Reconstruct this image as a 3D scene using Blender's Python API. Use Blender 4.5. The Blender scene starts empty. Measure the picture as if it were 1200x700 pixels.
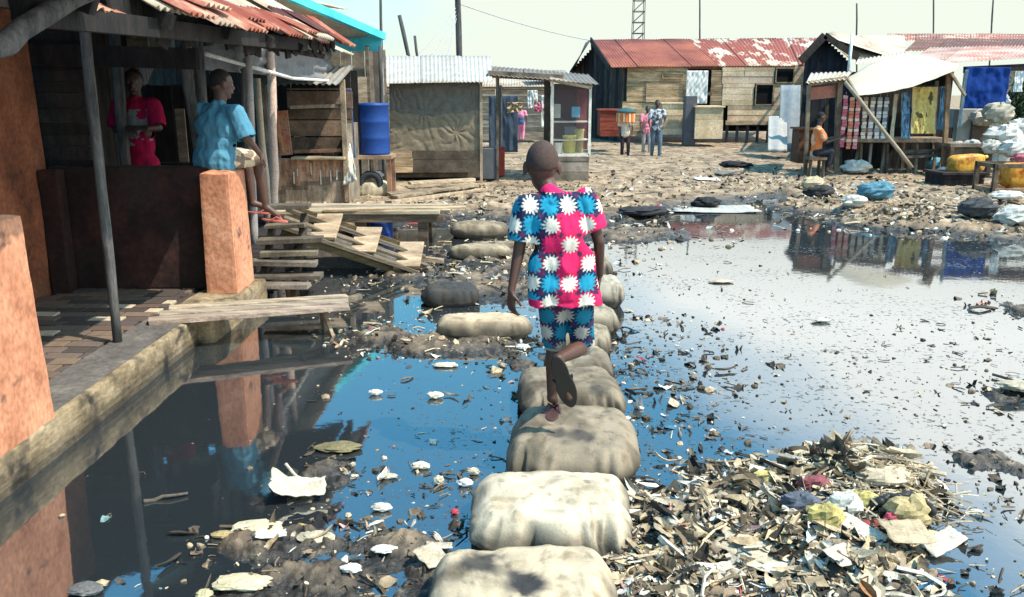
import bpy, math, random
import numpy as np
from mathutils import Vector, Matrix, Euler
import mathutils.noise as MN
random.seed(7); rng = np.random.default_rng(7)
sc = bpy.context.scene; COL = sc.collection
PI = math.pi; R = math.radians
# ------------------------------------------------------------------ camera
CAMZ = 1.77; PITCH = R(13.6); CP, SP = math.cos(PITCH), math.sin(PITCH)
cam = bpy.data.cameras.new('camera'); camo = bpy.data.objects.new('camera', cam); COL.objects.link(camo)
camo.location = (0, 0, CAMZ); camo.rotation_euler = (PI/2-PITCH, 0, 0)
cam.lens = 30; cam.sensor_width = 36; cam.clip_end = 2000; cam.clip_start = .05
sc.camera = camo
def ray(px, py):
    u = (px-600)/1000; v = (350-py)/1000
    return np.array([u, CP+v*SP, -SP+v*CP])
def P(px, py, Y):
    d = ray(px, py); s = Y/d[1]; return Vector((d[0]*s, Y, CAMZ+d[2]*s))
def G(px, py, z=0.0):
    d = ray(px, py); s = (z-CAMZ)/d[2]; return Vector((d[0]*s, d[1]*s, z))
# ------------------------------------------------------------------ noise
def _h(ix, iy, iz):
    n = (ix*374761393 + iy*668265263 + iz*2147483647) & 0xffffffff
    n = ((n ^ (n >> 13))*1274126177) & 0xffffffff
    n = ((n ^ (n >> 15))*2246822519) & 0xffffffff
    return ((n ^ (n >> 16)) & 0xffff)/65535.0
def vnoise(x, y, z=0.0):
    x, y, z = np.broadcast_arrays(np.asarray(x, float), y, z)
    ix, iy, iz = (np.floor(a).astype(np.int64) for a in (x, y, z))
    fx, fy, fz = x-ix, y-iy, z-iz
    fx, fy, fz = (f*f*(3-2*f) for f in (fx, fy, fz))
    def L(a, b, t): return a+(b-a)*t
    return L(L(L(_h(ix,iy,iz),_h(ix+1,iy,iz),fx), L(_h(ix,iy+1,iz),_h(ix+1,iy+1,iz),fx), fy),
             L(L(_h(ix,iy,iz+1),_h(ix+1,iy,iz+1),fx), L(_h(ix,iy+1,iz+1),_h(ix+1,iy+1,iz+1),fx), fy), fz)*2-1
def fbm(x, y, z=0.0, o=4):
    if not (isinstance(x, np.ndarray) or isinstance(y, np.ndarray)):
        r = 0; a = .62; v = Vector((x, y, z))
        for k in range(o): r += a*MN.noise(v); v = v*2.03+Vector((17.3, -9.1, 3.7)); a *= .5
        return r
    r = 0; a = .55; x = np.asarray(x, float); y = np.asarray(y, float); z = np.asarray(z, float)
    for k in range(o):
        r = r + a*vnoise(x+17.3*k, y-9.1*k, z+3.7*k); x = x*2.03; y = y*2.03; z = z*2.03; a *= .5
    return r
# ------------------------------------------------------------------ objects
def tag(o, label=None, cat=None, group=None, kind=None):
    if label: o['label'] = label
    if cat: o['category'] = cat
    if group: o['group'] = group
    if kind: o['kind'] = kind
    return o
def thing(name, label, cat, loc, group=None):
    o = bpy.data.objects.new(name, None); COL.objects.link(o); o.location = loc; o.empty_display_size = .1
    return tag(o, label, cat, group)
def wloc(o):
    v = Vector((0, 0, 0))
    while o is not None: v = v+o.location; o = o.parent
    return v
class MB:
    def __init__(s): s.V = []; s.F = []; s.C = []; s.c = (1, 1, 1)
    def add(s, vs, fs, c=None):
        b = len(s.V); s.V += [tuple(v) for v in vs]
        c = c or s.c
        for f in fs: s.F.append(tuple(i+b for i in f)); s.C.append(c)
    def box(s, c, size, rot=None, c_=None, jit=0):
        M = rot if rot is not None else Matrix.Identity(3)
        if isinstance(M, Euler): M = M.to_matrix()
        vs = []
        for x in (-1, 1):
            for y in (-1, 1):
                for z in (-1, 1):
                    v = Vector((x*size[0]/2, y*size[1]/2, z*size[2]/2))
                    if jit: v += Vector((random.uniform(-jit, jit), random.uniform(-jit, jit), random.uniform(-jit, jit)))
                    vs.append(M @ v + Vector(c))
        s.add(vs, [(0,1,3,2),(4,6,7,5),(0,4,5,1),(2,3,7,6),(0,2,6,4),(1,5,7,3)], c_)
    def bar(s, p0, p1, w, h, up=(0, 0, 1), c_=None, jit=0):
        p0, p1 = Vector(p0), Vector(p1); a = p1-p0; L = a.length; a.normalize()
        u = Vector(up); side = a.cross(u)
        if side.length < 1e-3: side = a.cross(Vector((0, 1, 0)))
        side.normalize(); u = side.cross(a)
        M = Matrix((side, a, u)).transposed()
        s.box((p0+p1)/2, (w, L, h), M, c_, jit)
    def tube(s, pts, rad, n=8, c_=None, cap=True):
        pts = [Vector(p) for p in pts]; rings = []
        if not hasattr(rad, '__len__'): rad = [rad]*len(pts)
        ref = Vector((0, 0, 1))
        t0 = (pts[-1]-pts[0]).normalized()
        if abs(t0.z) > .9: ref = Vector((0, 1, 0))
        vs = []
        for i, p in enumerate(pts):
            t = (pts[min(i+1, len(pts)-1)]-pts[max(i-1, 0)]); t = t.normalized() if t.length > 1e-9 else t0
            a = t.cross(ref); a = a.normalized() if a.length > 1e-6 else Vector((1, 0, 0)); b = t.cross(a)
            for k in range(n):
                th = 2*PI*k/n; vs.append(p+(a*math.cos(th)+b*math.sin(th))*rad[i])
        fs = [(i*n+k, i*n+(k+1) % n, (i+1)*n+(k+1) % n, (i+1)*n+k) for i in range(len(pts)-1) for k in range(n)]
        if cap: fs += [tuple(range(n))[::-1], tuple((len(pts)-1)*n+k for k in range(n))]
        s.add(vs, fs, c_)
    def rod(s, p0, p1, r0, r1=None, n=8, c_=None, wob=0, seg=5):
        p0, p1 = Vector(p0), Vector(p1); r1 = r0 if r1 is None else r1
        pts = [p0.lerp(p1, i/seg)+(Vector((random.uniform(-wob, wob), random.uniform(-wob, wob), random.uniform(-wob, wob))) if wob and 0 < i < seg else Vector()) for i in range(seg+1)]
        s.tube(pts, [(r0+(r1-r0)*i/seg)*(1+(random.uniform(-.08, .08) if wob else 0)) for i in range(seg+1)], n, c_)
    def capsule(s, p0, p1, r0, r1, n=12, c_=None):
        p0, p1 = Vector(p0), Vector(p1); a = p1-p0
        a = a.normalized() if a.length > 1e-6 else Vector((0, 0, 1))
        ref = Vector((0, 0, 1)) if abs(a.z) < .9 else Vector((0, 1, 0))
        x = a.cross(ref).normalized(); y = a.cross(x); vs = []; m = 4; rows = 0
        for (p, r, lo, hi) in ((p0, r0, -90, 0), (p1, r1, 0, 90)):
            for i in range(m+1):
                th = R(lo+(hi-lo)*i/m); rr = max(r*math.cos(th), r*.02)
                for k in range(n):
                    f = 2*PI*k/n; vs.append(p+a*r*math.sin(th)+(x*math.cos(f)+y*math.sin(f))*rr)
                rows += 1
        fs = [(i*n+k, i*n+(k+1) % n, (i+1)*n+(k+1) % n, (i+1)*n+k) for i in range(rows-1) for k in range(n)]
        fs += [tuple(range(n))[::-1], tuple((rows-1)*n+k for k in range(n))]
        s.add(vs, fs, c_)
    def ell(s, c, r, rot=None, nu=20, nv=12, c_=None, f=None):
        M = rot if rot is not None else Matrix.Identity(3)
        if isinstance(M, Euler): M = M.to_matrix()
        vs = [M @ Vector((0, 0, -r[2]))+Vector(c)]
        for j in range(1, nv):
            th = -PI/2+PI*j/nv
            for i in range(nu):
                ph = 2*PI*i/nu
                v = Vector((math.cos(th)*math.cos(ph), math.cos(th)*math.sin(ph), math.sin(th)))
                k = f(v) if f else 1
                vs.append(M @ Vector((v.x*r[0]*k, v.y*r[1]*k, v.z*r[2]*k))+Vector(c))
        vs.append(M @ Vector((0, 0, r[2]))+Vector(c)); T = len(vs)-1
        fs = [(0, 1+(i+1) % nu, 1+i) for i in range(nu)]
        for j in range(nv-2):
            for i in range(nu):
                a = 1+j*nu; fs.append((a+i, a+(i+1) % nu, a+nu+(i+1) % nu, a+nu+i))
        fs += [(T, 1+(nv-2)*nu+i, 1+(nv-2)*nu+(i+1) % nu) for i in range(nu)]
        s.add(vs, fs, c_)
    def grid(s, fn, nu, nv, c_=None, cfn=None, thick=None):
        vs = [Vector(fn(i/nu, j/nv)) for j in range(nv+1) for i in range(nu+1)]
        W = nu+1
        fs = [(j*W+i, j*W+i+1, (j+1)*W+i+1, (j+1)*W+i) for j in range(nv) for i in range(nu)]
        b = len(s.V); s.V += [tuple(v) for v in vs]
        for q, f in enumerate(fs):
            s.F.append(tuple(x+b for x in f)); i = q % nu; j = q//nu
            s.C.append(cfn((i+.5)/nu, (j+.5)/nv) if cfn else (c_ or s.c))
        if thick:
            off = Vector(thick); nb = len(s.V)-b
            s.V += [tuple(v+off) for v in vs]
            for q, f in enumerate(fs):
                s.F.append(tuple(x+b+nb for x in f[::-1])); i = q % nu; j = q//nu
                s.C.append(cfn((i+.5)/nu, (j+.5)/nv) if cfn else (c_ or s.c))
            edge = [i for i in range(W)]+[j*W+nu for j in range(1, nv+1)]+[nv*W+i for i in range(nu-1, -1, -1)]+[j*W for j in range(nv-1, 0, -1)]
            for k in range(len(edge)):
                a, d = edge[k], edge[(k+1) % len(edge)]
                s.F.append((b+d, b+a, b+nb+a, b+nb+d)); s.C.append(c_ or s.c)
    def build(s, name, mat, parent=None, smooth=False, origin=None, bevel=0):
        me = bpy.data.meshes.new(name)
        V = np.array(s.V, float)
        if parent is not None: o0 = np.array(wloc(parent))
        elif origin is not None: o0 = np.array(origin, float)
        else: o0 = np.array([(V[:, 0].min()+V[:, 0].max())/2, (V[:, 1].min()+V[:, 1].max())/2, V[:, 2].min()])
        me.from_pydata([tuple(v) for v in (V-o0)], [], s.F)
        me.update()
        ca = me.color_attributes.new('Col', 'FLOAT_COLOR', 'CORNER')
        tot = np.zeros(len(me.polygons), np.int32); me.polygons.foreach_get('loop_total', tot)
        cc = np.array(s.C, np.float32); cc = np.hstack([cc, np.ones((len(cc), 1), np.float32)])
        ca.data.foreach_set('color', np.repeat(cc, tot, axis=0).ravel())
        if smooth: me.polygons.foreach_set('use_smooth', [True]*len(me.polygons))
        me.materials.append(mat)
        o = bpy.data.objects.new(name, me); COL.objects.link(o)
        if parent is not None: o.parent = parent
        else: o.location = o0
        if bevel:
            m = o.modifiers.new('b', 'BEVEL'); m.width = bevel; m.segments = 2; m.limit_method = 'ANGLE'
        return o
# ------------------------------------------------------------------ materials
MC = {}
def mat(name, stops, scale=4, stretch=(1, 1, 1), rough=.9, bump=.25, bscale=25, bdist=.01, usecol=False, stain=None, spec=.3, metal=0, detail=8, fine=.25):
    """stops: [(pos,(r,g,b)),...] over fractal noise; stain: (colour, lo, hi, scale)"""
    if name in MC: return MC[name]
    m = bpy.data.materials.new(name); MC[name] = m; m.use_nodes = True
    nt = m.node_tree; N = nt.nodes; L = nt.links; b = N['Principled BSDF']
    tc = N.new('ShaderNodeTexCoord'); mp = N.new('ShaderNodeMapping'); mp.inputs['Scale'].default_value = stretch
    L.new(tc.outputs['Object'], mp.inputs['Vector'])
    no = N.new('ShaderNodeTexNoise'); no.inputs['Scale'].default_value = scale; no.inputs['Detail'].default_value = detail; no.inputs['Roughness'].default_value = .62
    L.new(mp.outputs[0], no.inputs['Vector'])
    cr = N.new('ShaderNodeValToRGB'); e = cr.color_ramp.elements
    while len(e) > 1: e.remove(e[0])
    e[0].position = stops[0][0]; e[0].color = (*stops[0][1], 1)
    for p_, c_ in stops[1:]:
        k = e.new(p_); k.color = (*c_, 1)
    L.new(no.outputs['Fac'], cr.inputs['Fac']); out = cr.outputs['Color']
    if stain:
        n2 = N.new('ShaderNodeTexNoise'); n2.inputs['Scale'].default_value = stain[3]; n2.inputs['Detail'].default_value = 6
        L.new(tc.outputs['Object'], n2.inputs['Vector'])
        mr = N.new('ShaderNodeMapRange'); mr.inputs['From Min'].default_value = stain[1]; mr.inputs['From Max'].default_value = stain[2]
        L.new(n2.outputs['Fac'], mr.inputs['Value'])
        mx = N.new('ShaderNodeMix'); mx.data_type = 'RGBA'; L.new(mr.outputs[0], mx.inputs['Factor']); L.new(out, mx.inputs[6]); mx.inputs[7].default_value = (*stain[0], 1)
        out = mx.outputs[2]
    if fine:
        n3 = N.new('ShaderNodeTexNoise'); n3.inputs['Scale'].default_value = bscale*1.7; n3.inputs['Detail'].default_value = 5
        L.new(mp.outputs[0], n3.inputs['Vector'])
        mr = N.new('ShaderNodeMapRange'); mr.inputs['From Min'].default_value = .3; mr.inputs['From Max'].default_value = .7; mr.inputs['To Min'].default_value = 1-fine; mr.inputs['To Max'].default_value = 1+fine
        L.new(n3.outputs['Fac'], mr.inputs['Value'])
        mx = N.new('ShaderNodeMix'); mx.data_type = 'RGBA'; mx.blend_type = 'MULTIPLY'; mx.inputs['Factor'].default_value = 1
        L.new(out, mx.inputs[6]); L.new(mr.outputs[0], mx.inputs[7]); out = mx.outputs[2]
    if usecol:
        at = N.new('ShaderNodeAttribute'); at.attribute_name = 'Col'
        mx = N.new('ShaderNodeMix'); mx.data_type = 'RGBA'; mx.blend_type = 'MULTIPLY'; mx.inputs['Factor'].default_value = 1
        L.new(out, mx.inputs[6]); L.new(at.outputs['Color'], mx.inputs[7]); out = mx.outputs[2]
    L.new(out, b.inputs['Base Color'])
    b.inputs['Roughness'].default_value = rough; b.inputs['Specular IOR Level'].default_value = spec; b.inputs['Metallic'].default_value = metal
    if bump:
        n4 = N.new('ShaderNodeTexNoise'); n4.inputs['Scale'].default_value = bscale; n4.inputs['Detail'].default_value = 6
        L.new(mp.outputs[0], n4.inputs['Vector'])
        bp = N.new('ShaderNodeBump'); bp.inputs['Strength'].default_value = bump; bp.inputs['Distance'].default_value = bdist
        L.new(n4.outputs['Fac'], bp.inputs['Height']); L.new(bp.outputs[0], b.inputs['Normal'])
    return m
def two(a, b, lo=.35, hi=.65): return [(lo, a), (hi, b)]
def plain(name, c, v=.35, **k):
    return mat(name, two(tuple(x*(1-v) for x in c), tuple(min(1, x*(1+v)) for x in c)), **k)
W1 = (1, 1, 1)
m_white = mat('any_tint', two((.82, .82, .82), (1.1, 1.1, 1.1)), usecol=True, scale=6, bscale=40)
m_cloth = mat('any_cloth', two((.85, .85, .85), (1.08, 1.08, 1.08)), usecol=True, scale=9, bscale=60, bump=.2, bdist=.004, rough=.95, spec=.15)
m_litter = mat('litter', two((.7, .7, .7), (1.15, 1.15, 1.15)), usecol=True, scale=14, bscale=60, rough=.8, bdist=.004)
m_wood = mat('weathered_wood', two((.10, .085, .07), (.30, .255, .20)), scale=3, stretch=(1, 1, 1), usecol=True, bscale=30, bump=.5)
m_woodx = mat('weathered_wood_grain', [(.3, (.13, .095, .065)), (.5, (.27, .22, .17)), (.7, (.44, .365, .285))], scale=2.5, stretch=(1, 6, 6), usecol=True, bscale=14, bump=.5)
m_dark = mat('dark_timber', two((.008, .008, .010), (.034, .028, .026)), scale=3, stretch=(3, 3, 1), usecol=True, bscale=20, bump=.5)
m_pole = mat('grey_pole', two((.03, .031, .034), (.11, .108, .105)), scale=5, stretch=(4, 4, .6), bscale=20, bump=.5)
m_orange = mat('orange_plaster', [(.3, (.09, .036, .022)), (.5, (.22, .08, .042)), (.7, (.34, .14, .075))], scale=3.2, bscale=18, bump=.5, bdist=.012, stain=((.16, .09, .06), .58, .75, 2.3))
m_orangep = mat('orange_plaster_worn', [(.28, (.20, .075, .04)), (.42, (.42, .18, .10)), (.62, (.54, .26, .155)), (.75, (.56, .36, .24))], scale=3.5, stretch=(1, 1, .8), bscale=22, bump=.6, bdist=.012, stain=((.09, .055, .045), .62, .72, 6))
m_redwall = mat('red_brown_plaster', [(.3, (.010, .007, .007)), (.5, (.024, .012, .011)), (.72, (.065, .028, .022))], scale=2.6, bscale=14, bump=.5, bdist=.015, stain=((.03, .02, .02), .5, .7, 1.8))
m_conc = mat('ochre_concrete', usecol=True, stops= [(.3, (.06, .045, .03)), (.48, (.19, .145, .085)), (.7, (.32, .255, .165))], scale=5, stretch=(1, .6, 1.4), bscale=22, bump=.7, bdist=.015, stain=((.035, .03, .026), .54, .68, 5))
m_concd = mat('grey_concrete', [(.3, (.055, .052, .05)), (.6, (.12, .11, .10)), (.75, (.22, .20, .17))], scale=4, bscale=22, bump=.6, bdist=.012)
def metal_mat(name, zinc, rust, lo, hi, sc_=2.2, st=(1, 1, 1)):
    return mat(name, [(lo, zinc), ((lo+hi)/2, tuple((a+b)/2 for a, b in zip(zinc, rust))), (hi, rust)], scale=sc_, stretch=st, usecol=True, rough=.65, bump=.2, bscale=14, fine=.15, spec=.4)
m_roofz = metal_mat('zinc_sheet', (.44, .41, .34), (.30, .19, .12), .46, .70)
m_roofr = metal_mat('rusty_sheet', (.42, .32, .25), (.20, .06, .035), .30, .50)
m_rooft = mat('turquoise_sheet', two((.03, .30, .42), (.06, .45, .58)), usecol=True, rough=.5, scale=3, fine=.1, bump=.1)
m_glass = bpy.data.materials.new('dusty_glass'); m_glass.use_nodes = True
_b = m_glass.node_tree.nodes['Principled BSDF']; _b.inputs['Base Color'].default_value = (.9, .92, .92, 1); _b.inputs['Roughness'].default_value = .08; _b.inputs['Transmission Weight'].default_value = .95; _b.inputs['IOR'].default_value = 1.03
# ------------------------------------------------------------------ terrain
shore_px = [(250, 268), (420, 272), (500, 262), (600, 262), (690, 268), (735, 262), (800, 246), (870, 236), (930, 234), (965, 246), (1000, 258), (1060, 268), (1130, 276), (1200, 284), (1400, 300)]
SH = sorted([(G(a, b).x, G(a, b).y) for a, b in shore_px]); SX = [-9, -6]+[a for a, b in SH if a > -5.5]+[16]; SY = [11.5, 11.3]+[b for a, b in SH if a > -5.5]+[8.5]
def E(px, py, rx, ry, top): g = G(px, py); return (g.x, g.y, rx, ry, top)
SHOALS = [E(930, 610, .85, .55, .06), E(1005, 570, .5, .42, .11), E(800, 620, .55, .5, .05), E(760, 690, .6, .4, .05), E(1010, 690, .55, .3, .03),
          E(560, 335, 1.0, 1.1, .03), E(610, 300, 1.3, 1.3, .05), E(530, 405, .75, .42, .045), E(445, 395, .3, .35, .03), E(640, 420, .5, .5, .0), E(480, 320, .5, .7, .03),
          E(385, 555, .25, .30, .02), E(330, 640, .38, .22, .02), E(400, 690, .75, .35, .02), E(470, 655, .4, .3, .015), E(570, 600, .3, .4, -.01),
          E(700, 440, .7, 1.3, -.02), E(1165, 545, .25, .3, .02), E(1190, 465, .3, .3, .02), E(1190, 360, .35, .4, .03), E(780, 410, .6, .9, -.045),
          E(330, 262, 1.2, 1.0, .05), E(350, 330, .6, .5, -.03), E(1000, 245, 1.6, 1.0, .14), E(1120, 262, 2.2, 1.2, .13), E(740, 275, 1.2, 1.0, .04), E(840, 560, .5, .6, -.02)]
def Hraw(x, y):
    x = np.asarray(x, float); y = np.asarray(y, float)
    wob = fbm(x*.9, y*.9, 5.0, 3)*.8
    d = y-np.interp(x, SX, SY)+wob
    h = np.clip(.01+.06*d, -.11, .10)
    h = h+np.clip((y-22)*.004, 0, .1)
    for (cx, cy, rx, ry, top) in SHOALS:
        r = np.sqrt(((x-cx)/rx)**2+((y-cy)/ry)**2)
        t = np.clip(1.25*(1.15-r)+.25*fbm(x*3.1, y*3.1, cx, 2), 0, 1); t = t*t*(3-2*t)
        h = np.maximum(h, -.11+(top+.11)*t)
    h = np.maximum(h, np.where((x < -2.0) & (y > 10.6), .12, -1))
    return h
def H(x, y):
    x = np.asarray(x, float); y = np.asarray(y, float)
    amp = np.clip(1.3-y/30, .35, 1.)
    n = fbm(x*2.2, y*2.2, 1.0, 3)*.035+fbm(x*9, y*9, 2.0, 3)*.042+fbm(x*34, y*34, 3.0, 3)*.020
    return Hraw(x, y)+n*amp
def build_ground():
    ys = [1.2]
    while ys[-1] < 400:
        y = ys[-1]; ys.append(y*(1.03 if y < 2.2 else 1.0048 if y < 13.5 else 1.012 if y < 34 else 1.07))
    ts = [-2.4, -1.9, -1.5, -1.25, -1.05, -.95, -.87, -.8, -.75, -.71]+list(np.arange(-.68, .6801, .00235))+[.71, .75, .8, .87, .95, 1.05, 1.25, 1.5, 1.9, 2.4]
    ys = np.array(ys); ts = np.array(ts); Y, T = np.meshgrid(ys, ts, indexing='ij')
    X = T*np.minimum(Y, 400); Z = H(X, Y)
    nr, nc = Y.shape
    co = np.stack([X, Y, Z], -1).reshape(-1, 3).astype(np.float32)
    i, j = np.meshgrid(np.arange(nr-1), np.arange(nc-1), indexing='ij')
    a = (i*nc+j).ravel(); F = np.stack([a, a+1, a+nc+1, a+nc], 1).astype(np.int32)
    me = bpy.data.meshes.new('ground'); me.vertices.add(len(co)); me.vertices.foreach_set('co', co.ravel())
    me.loops.add(F.size); me.loops.foreach_set('vertex_index', F.ravel()); me.polygons.add(len(F))
    me.polygons.foreach_set('loop_start', np.arange(0, F.size, 4, dtype=np.int32)); me.polygons.foreach_set('loop_total', np.full(len(F), 4, np.int32))
    me.update(calc_edges=True); me.polygons.foreach_set('use_smooth', [True]*len(F))
    m = bpy.data.materials.new('mud_and_dirt'); m.use_nodes = True; nt = m.node_tree; N = nt.nodes; L = nt.links; b = N['Principled BSDF']
    geo = N.new('ShaderNodeNewGeometry'); sep = N.new('ShaderNodeSeparateXYZ'); L.new(geo.outputs['Position'], sep.inputs[0])
    def noise(s, d=8, r=.65):
        n = N.new('ShaderNodeTexNoise'); n.inputs['Scale'].default_value = s; n.inputs['Detail'].default_value = d; n.inputs['Roughness'].default_value = r; L.new(geo.outputs['Position'], n.inputs['Vector']); return n
    def ramp(n, st):
        c = N.new('ShaderNodeValToRGB'); e = c.color_ramp.elements
        while len(e) > 1: e.remove(e[0])
        e[0].position = st[0][0]; e[0].color = (*st[0][1], 1)
        for p_, q in st[1:]: e.new(p_).color = (*q, 1)
        L.new(n.outputs[0], c.inputs['Fac']); return c.outputs[0]
    n1 = noise(3.2, 10, .72)
    dry = ramp(n1, [(.32, (.06, .043, .03)), (.45, (.18, .13, .083)), (.56, (.33, .245, .16)), (.7, (.48, .385, .27))])
    n2 = noise(16, 8, .7)
    wet = ramp(n2, [(.3, (.010, .010, .010)), (.52, (.035, .031, .027)), (.62, (.09, .078, .06)), (.72, (.24, .21, .16))])
    mr = N.new('ShaderNodeMapRange'); mr.inputs['From Min'].default_value = .015; mr.inputs['From Max'].default_value = .085; 
    n5 = noise(2.0, 5); mad = N.new('ShaderNodeMath'); mad.operation = 'MULTIPLY_ADD'; mad.inputs[1].default_value = .10; L.new(n5.outputs[0], mad.inputs[0])
    sb = N.new('ShaderNodeMath'); sb.operation = 'SUBTRACT'; sb.inputs[1].default_value = .05; L.new(sep.outputs[2], sb.inputs[0]); L.new(sb.outputs[0], mad.inputs[2]); L.new(mad.outputs[0], mr.inputs['Value'])
    mx = N.new('ShaderNodeMix'); mx.data_type = 'RGBA'; L.new(mr.outputs[0], mx.inputs['Factor']); L.new(wet, mx.inputs[6]); L.new(dry, mx.inputs[7])
    L.new(mx.outputs[2], b.inputs['Base Color'])
    r2 = N.new('ShaderNodeMapRange'); r2.inputs['To Min'].default_value = .35; r2.inputs['To Max'].default_value = .95; L.new(mr.outputs[0], r2.inputs['Value']); L.new(r2.outputs[0], b.inputs['Roughness'])
    b.inputs['Specular IOR Level'].default_value = .35
    n4 = noise(38, 6); bp = N.new('ShaderNodeBump'); bp.inputs['Strength'].default_value = .7; bp.inputs['Distance'].default_value = .02; L.new(n4.outputs[0], bp.inputs['Height']); L.new(bp.outputs[0], b.inputs['Normal'])
    me.materials.append(m)
    o = bpy.data.objects.new('ground', me); COL.objects.link(o); tag(o, kind='structure')
build_ground()
def build_water():
    mb = MB(); mb.add([(-60, -30, 0), (60, -30, 0), (60, 45, 0), (-60, 45, 0)], [(0, 1, 2, 3)])
    m = bpy.data.materials.new('murky_water'); m.use_nodes = True; nt = m.node_tree; N = nt.nodes; L = nt.links; b = N['Principled BSDF']
    geo = N.new('ShaderNodeNewGeometry')
    b.inputs['Base Color'].default_value = (.018, .024, .028, 1); b.inputs['Roughness'].default_value = .035; b.inputs['IOR'].default_value = 3.4; b.inputs['Specular IOR Level'].default_value = .5
    n = N.new('ShaderNodeTexNoise'); n.inputs['Scale'].default_value = 1.1; n.inputs['Detail'].default_value = 9; n.inputs['Roughness'].default_value = .7; L.new(geo.outputs['Position'], n.inputs['Vector'])
    n2 = N.new('ShaderNodeTexNoise'); n2.inputs['Scale'].default_value = 24; n2.inputs['Detail'].default_value = 4; n2.inputs['Roughness'].default_value = .6; L.new(geo.outputs['Position'], n2.inputs['Vector'])
    # thin film of scum: calm clear water near the porch (west), dirtier east
    sep = N.new('ShaderNodeSeparateXYZ'); L.new(geo.outputs['Position'], sep.inputs[0])
    xr = N.new('ShaderNodeMapRange'); xr.inputs['From Min'].default_value = -1.3; xr.inputs['From Max'].default_value = -.5; xr.inputs['To Min'].default_value = .30; xr.inputs['To Max'].default_value = 0; L.new(sep.outputs[0], xr.inputs['Value'])
    a = N.new('ShaderNodeMath'); a.operation = 'MULTIPLY_ADD'; a.inputs[1].default_value = .6; L.new(n.outputs[0], a.inputs[0]); L.new(n2.outputs[0], a.inputs[2])
    s = N.new('ShaderNodeMath'); s.operation = 'SUBTRACT'; L.new(a.outputs[0], s.inputs[0]); L.new(xr.outputs[0], s.inputs[1])
    mr = N.new('ShaderNodeMapRange'); mr.inputs['From Min'].default_value = .90; mr.inputs['From Max'].default_value = .96; L.new(s.outputs[0], mr.inputs['Value'])
    scum = N.new('ShaderNodeBsdfPrincipled'); scum.inputs['Base Color'].default_value = (.05, .055, .05, 1); scum.inputs['Roughness'].default_value = .45
    mx = N.new('ShaderNodeMixShader'); L.new(mr.outputs[0], mx.inputs[0]); L.new(b.outputs[0], mx.inputs[1]); L.new(scum.outputs[0], mx.inputs[2]); L.new(mx.outputs[0], N['Material Output'].inputs[0])
    n3 = N.new('ShaderNodeTexNoise'); n3.inputs['Scale'].default_value = 9; n3.inputs['Detail'].default_value = 3; L.new(geo.outputs['Position'], n3.inputs['Vector'])
    bp = N.new('ShaderNodeBump'); bp.inputs['Strength'].default_value = .035; bp.inputs['Distance'].default_value = .01; L.new(n3.outputs[0], bp.inputs['Height']); L.new(bp.outputs[0], b.inputs['Normal'])
    o = mb.build('water', m, origin=(0, 0, 0)); tag(o, kind='structure')
build_water()
# ------------------------------------------------------------------ generic pieces
def tone(a=.75, b=1.2): v = random.uniform(a, b); return (v, v*random.uniform(.96, 1.02), v*random.uniform(.9, 1.02))
def corr(mb, A, B, C, D, wl=.09, amp=.016, sheet=.8, cfn=None, rows=6, sag=.0, ragged=0):
    """corrugated roof: A->B along the eave, D->C along the ridge; waves run up the slope; separate overlapping sheets"""
    A, B, C, D = map(Vector, (A, B, C, D)); L_ = (B-A).length; n = max(1, round(L_/sheet)); nrm = (B-A).cross(D-A).normalized()
    if nrm.z < 0: nrm = -nrm
    for k in range(n):
        c = cfn(k/n) if cfn else tone(); cu = max(4, int(L_/n/wl*4)); lift = .012*(k % 2)+random.uniform(0, .01); ex = random.uniform(-ragged, ragged); tw = random.uniform(-1, 1)*ragged*.15
        a0 = max(0, k/n-.015/n); a1 = min(1, (k+1)/n+.05/n)
        def fn(u, v):
            t = a0+(a1-a0)*u; vv = v*(1-ex)+ex if v < .01 else v
            lo = A.lerp(B, t); hi = D.lerp(C, t); p = lo.lerp(hi, v if v > 0 else ex)
            return p+nrm*(amp*math.sin(2*PI*t*L_/wl)+lift+tw*(1-v)-sag*math.sin(PI*v)) 
        mb.grid(fn, cu, rows, c_=c, thick=-nrm*.004)
def planks(mb, o, ux, uz, W, Hh, bw=.16, th=.025, gap=.008, tones=(.7, 1.25), along='u', jit=.01, skip=(), broken=0, tint=(1, 1, 1)):
    """boarded wall: origin o, unit ux (width), uz (height)"""
    o, ux, uz = Vector(o), Vector(ux).normalized(), Vector(uz).normalized(); n = ux.cross(uz).normalized()
    T = Hh if along == 'u' else W; t = 0; i = 0
    while t < T-.01:
        b = min(bw*random.uniform(.75, 1.25), T-t); c = tone(*tones); c = tuple(a*q for a, q in zip(c, tint))
        s0, s1 = random.uniform(-jit, jit), random.uniform(-jit, jit); off = n*random.uniform(-.006, .006)
        L_ = W if along == 'u' else Hh
        segs = [(0, L_)]
        if L_ > 1.6: m_ = random.uniform(.35, .65)*L_; segs = [(0, m_), (m_+.004, L_)]
        for (a, e) in segs:
            if i in skip: continue
            vv = random.uniform(.82, 1.14); cc = tuple(q*vv for q in c)
            if random.random() < broken: e = a+(e-a)*random.uniform(.5, .9)
            if along == 'u': mb.bar(o+uz*(t+b/2)+ux*(a+s0)+off, o+uz*(t+b/2+random.uniform(-.004, .004))+ux*(e+s1)+off, b-gap, th, n, cc)
            else: mb.bar(o+ux*(t+b/2)+uz*(a+s0)+off, o+ux*(t+b/2+random.uniform(-.004, .004))+uz*(e+s1)+off, b-gap, th, n, cc)
        t += b; i += 1
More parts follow.
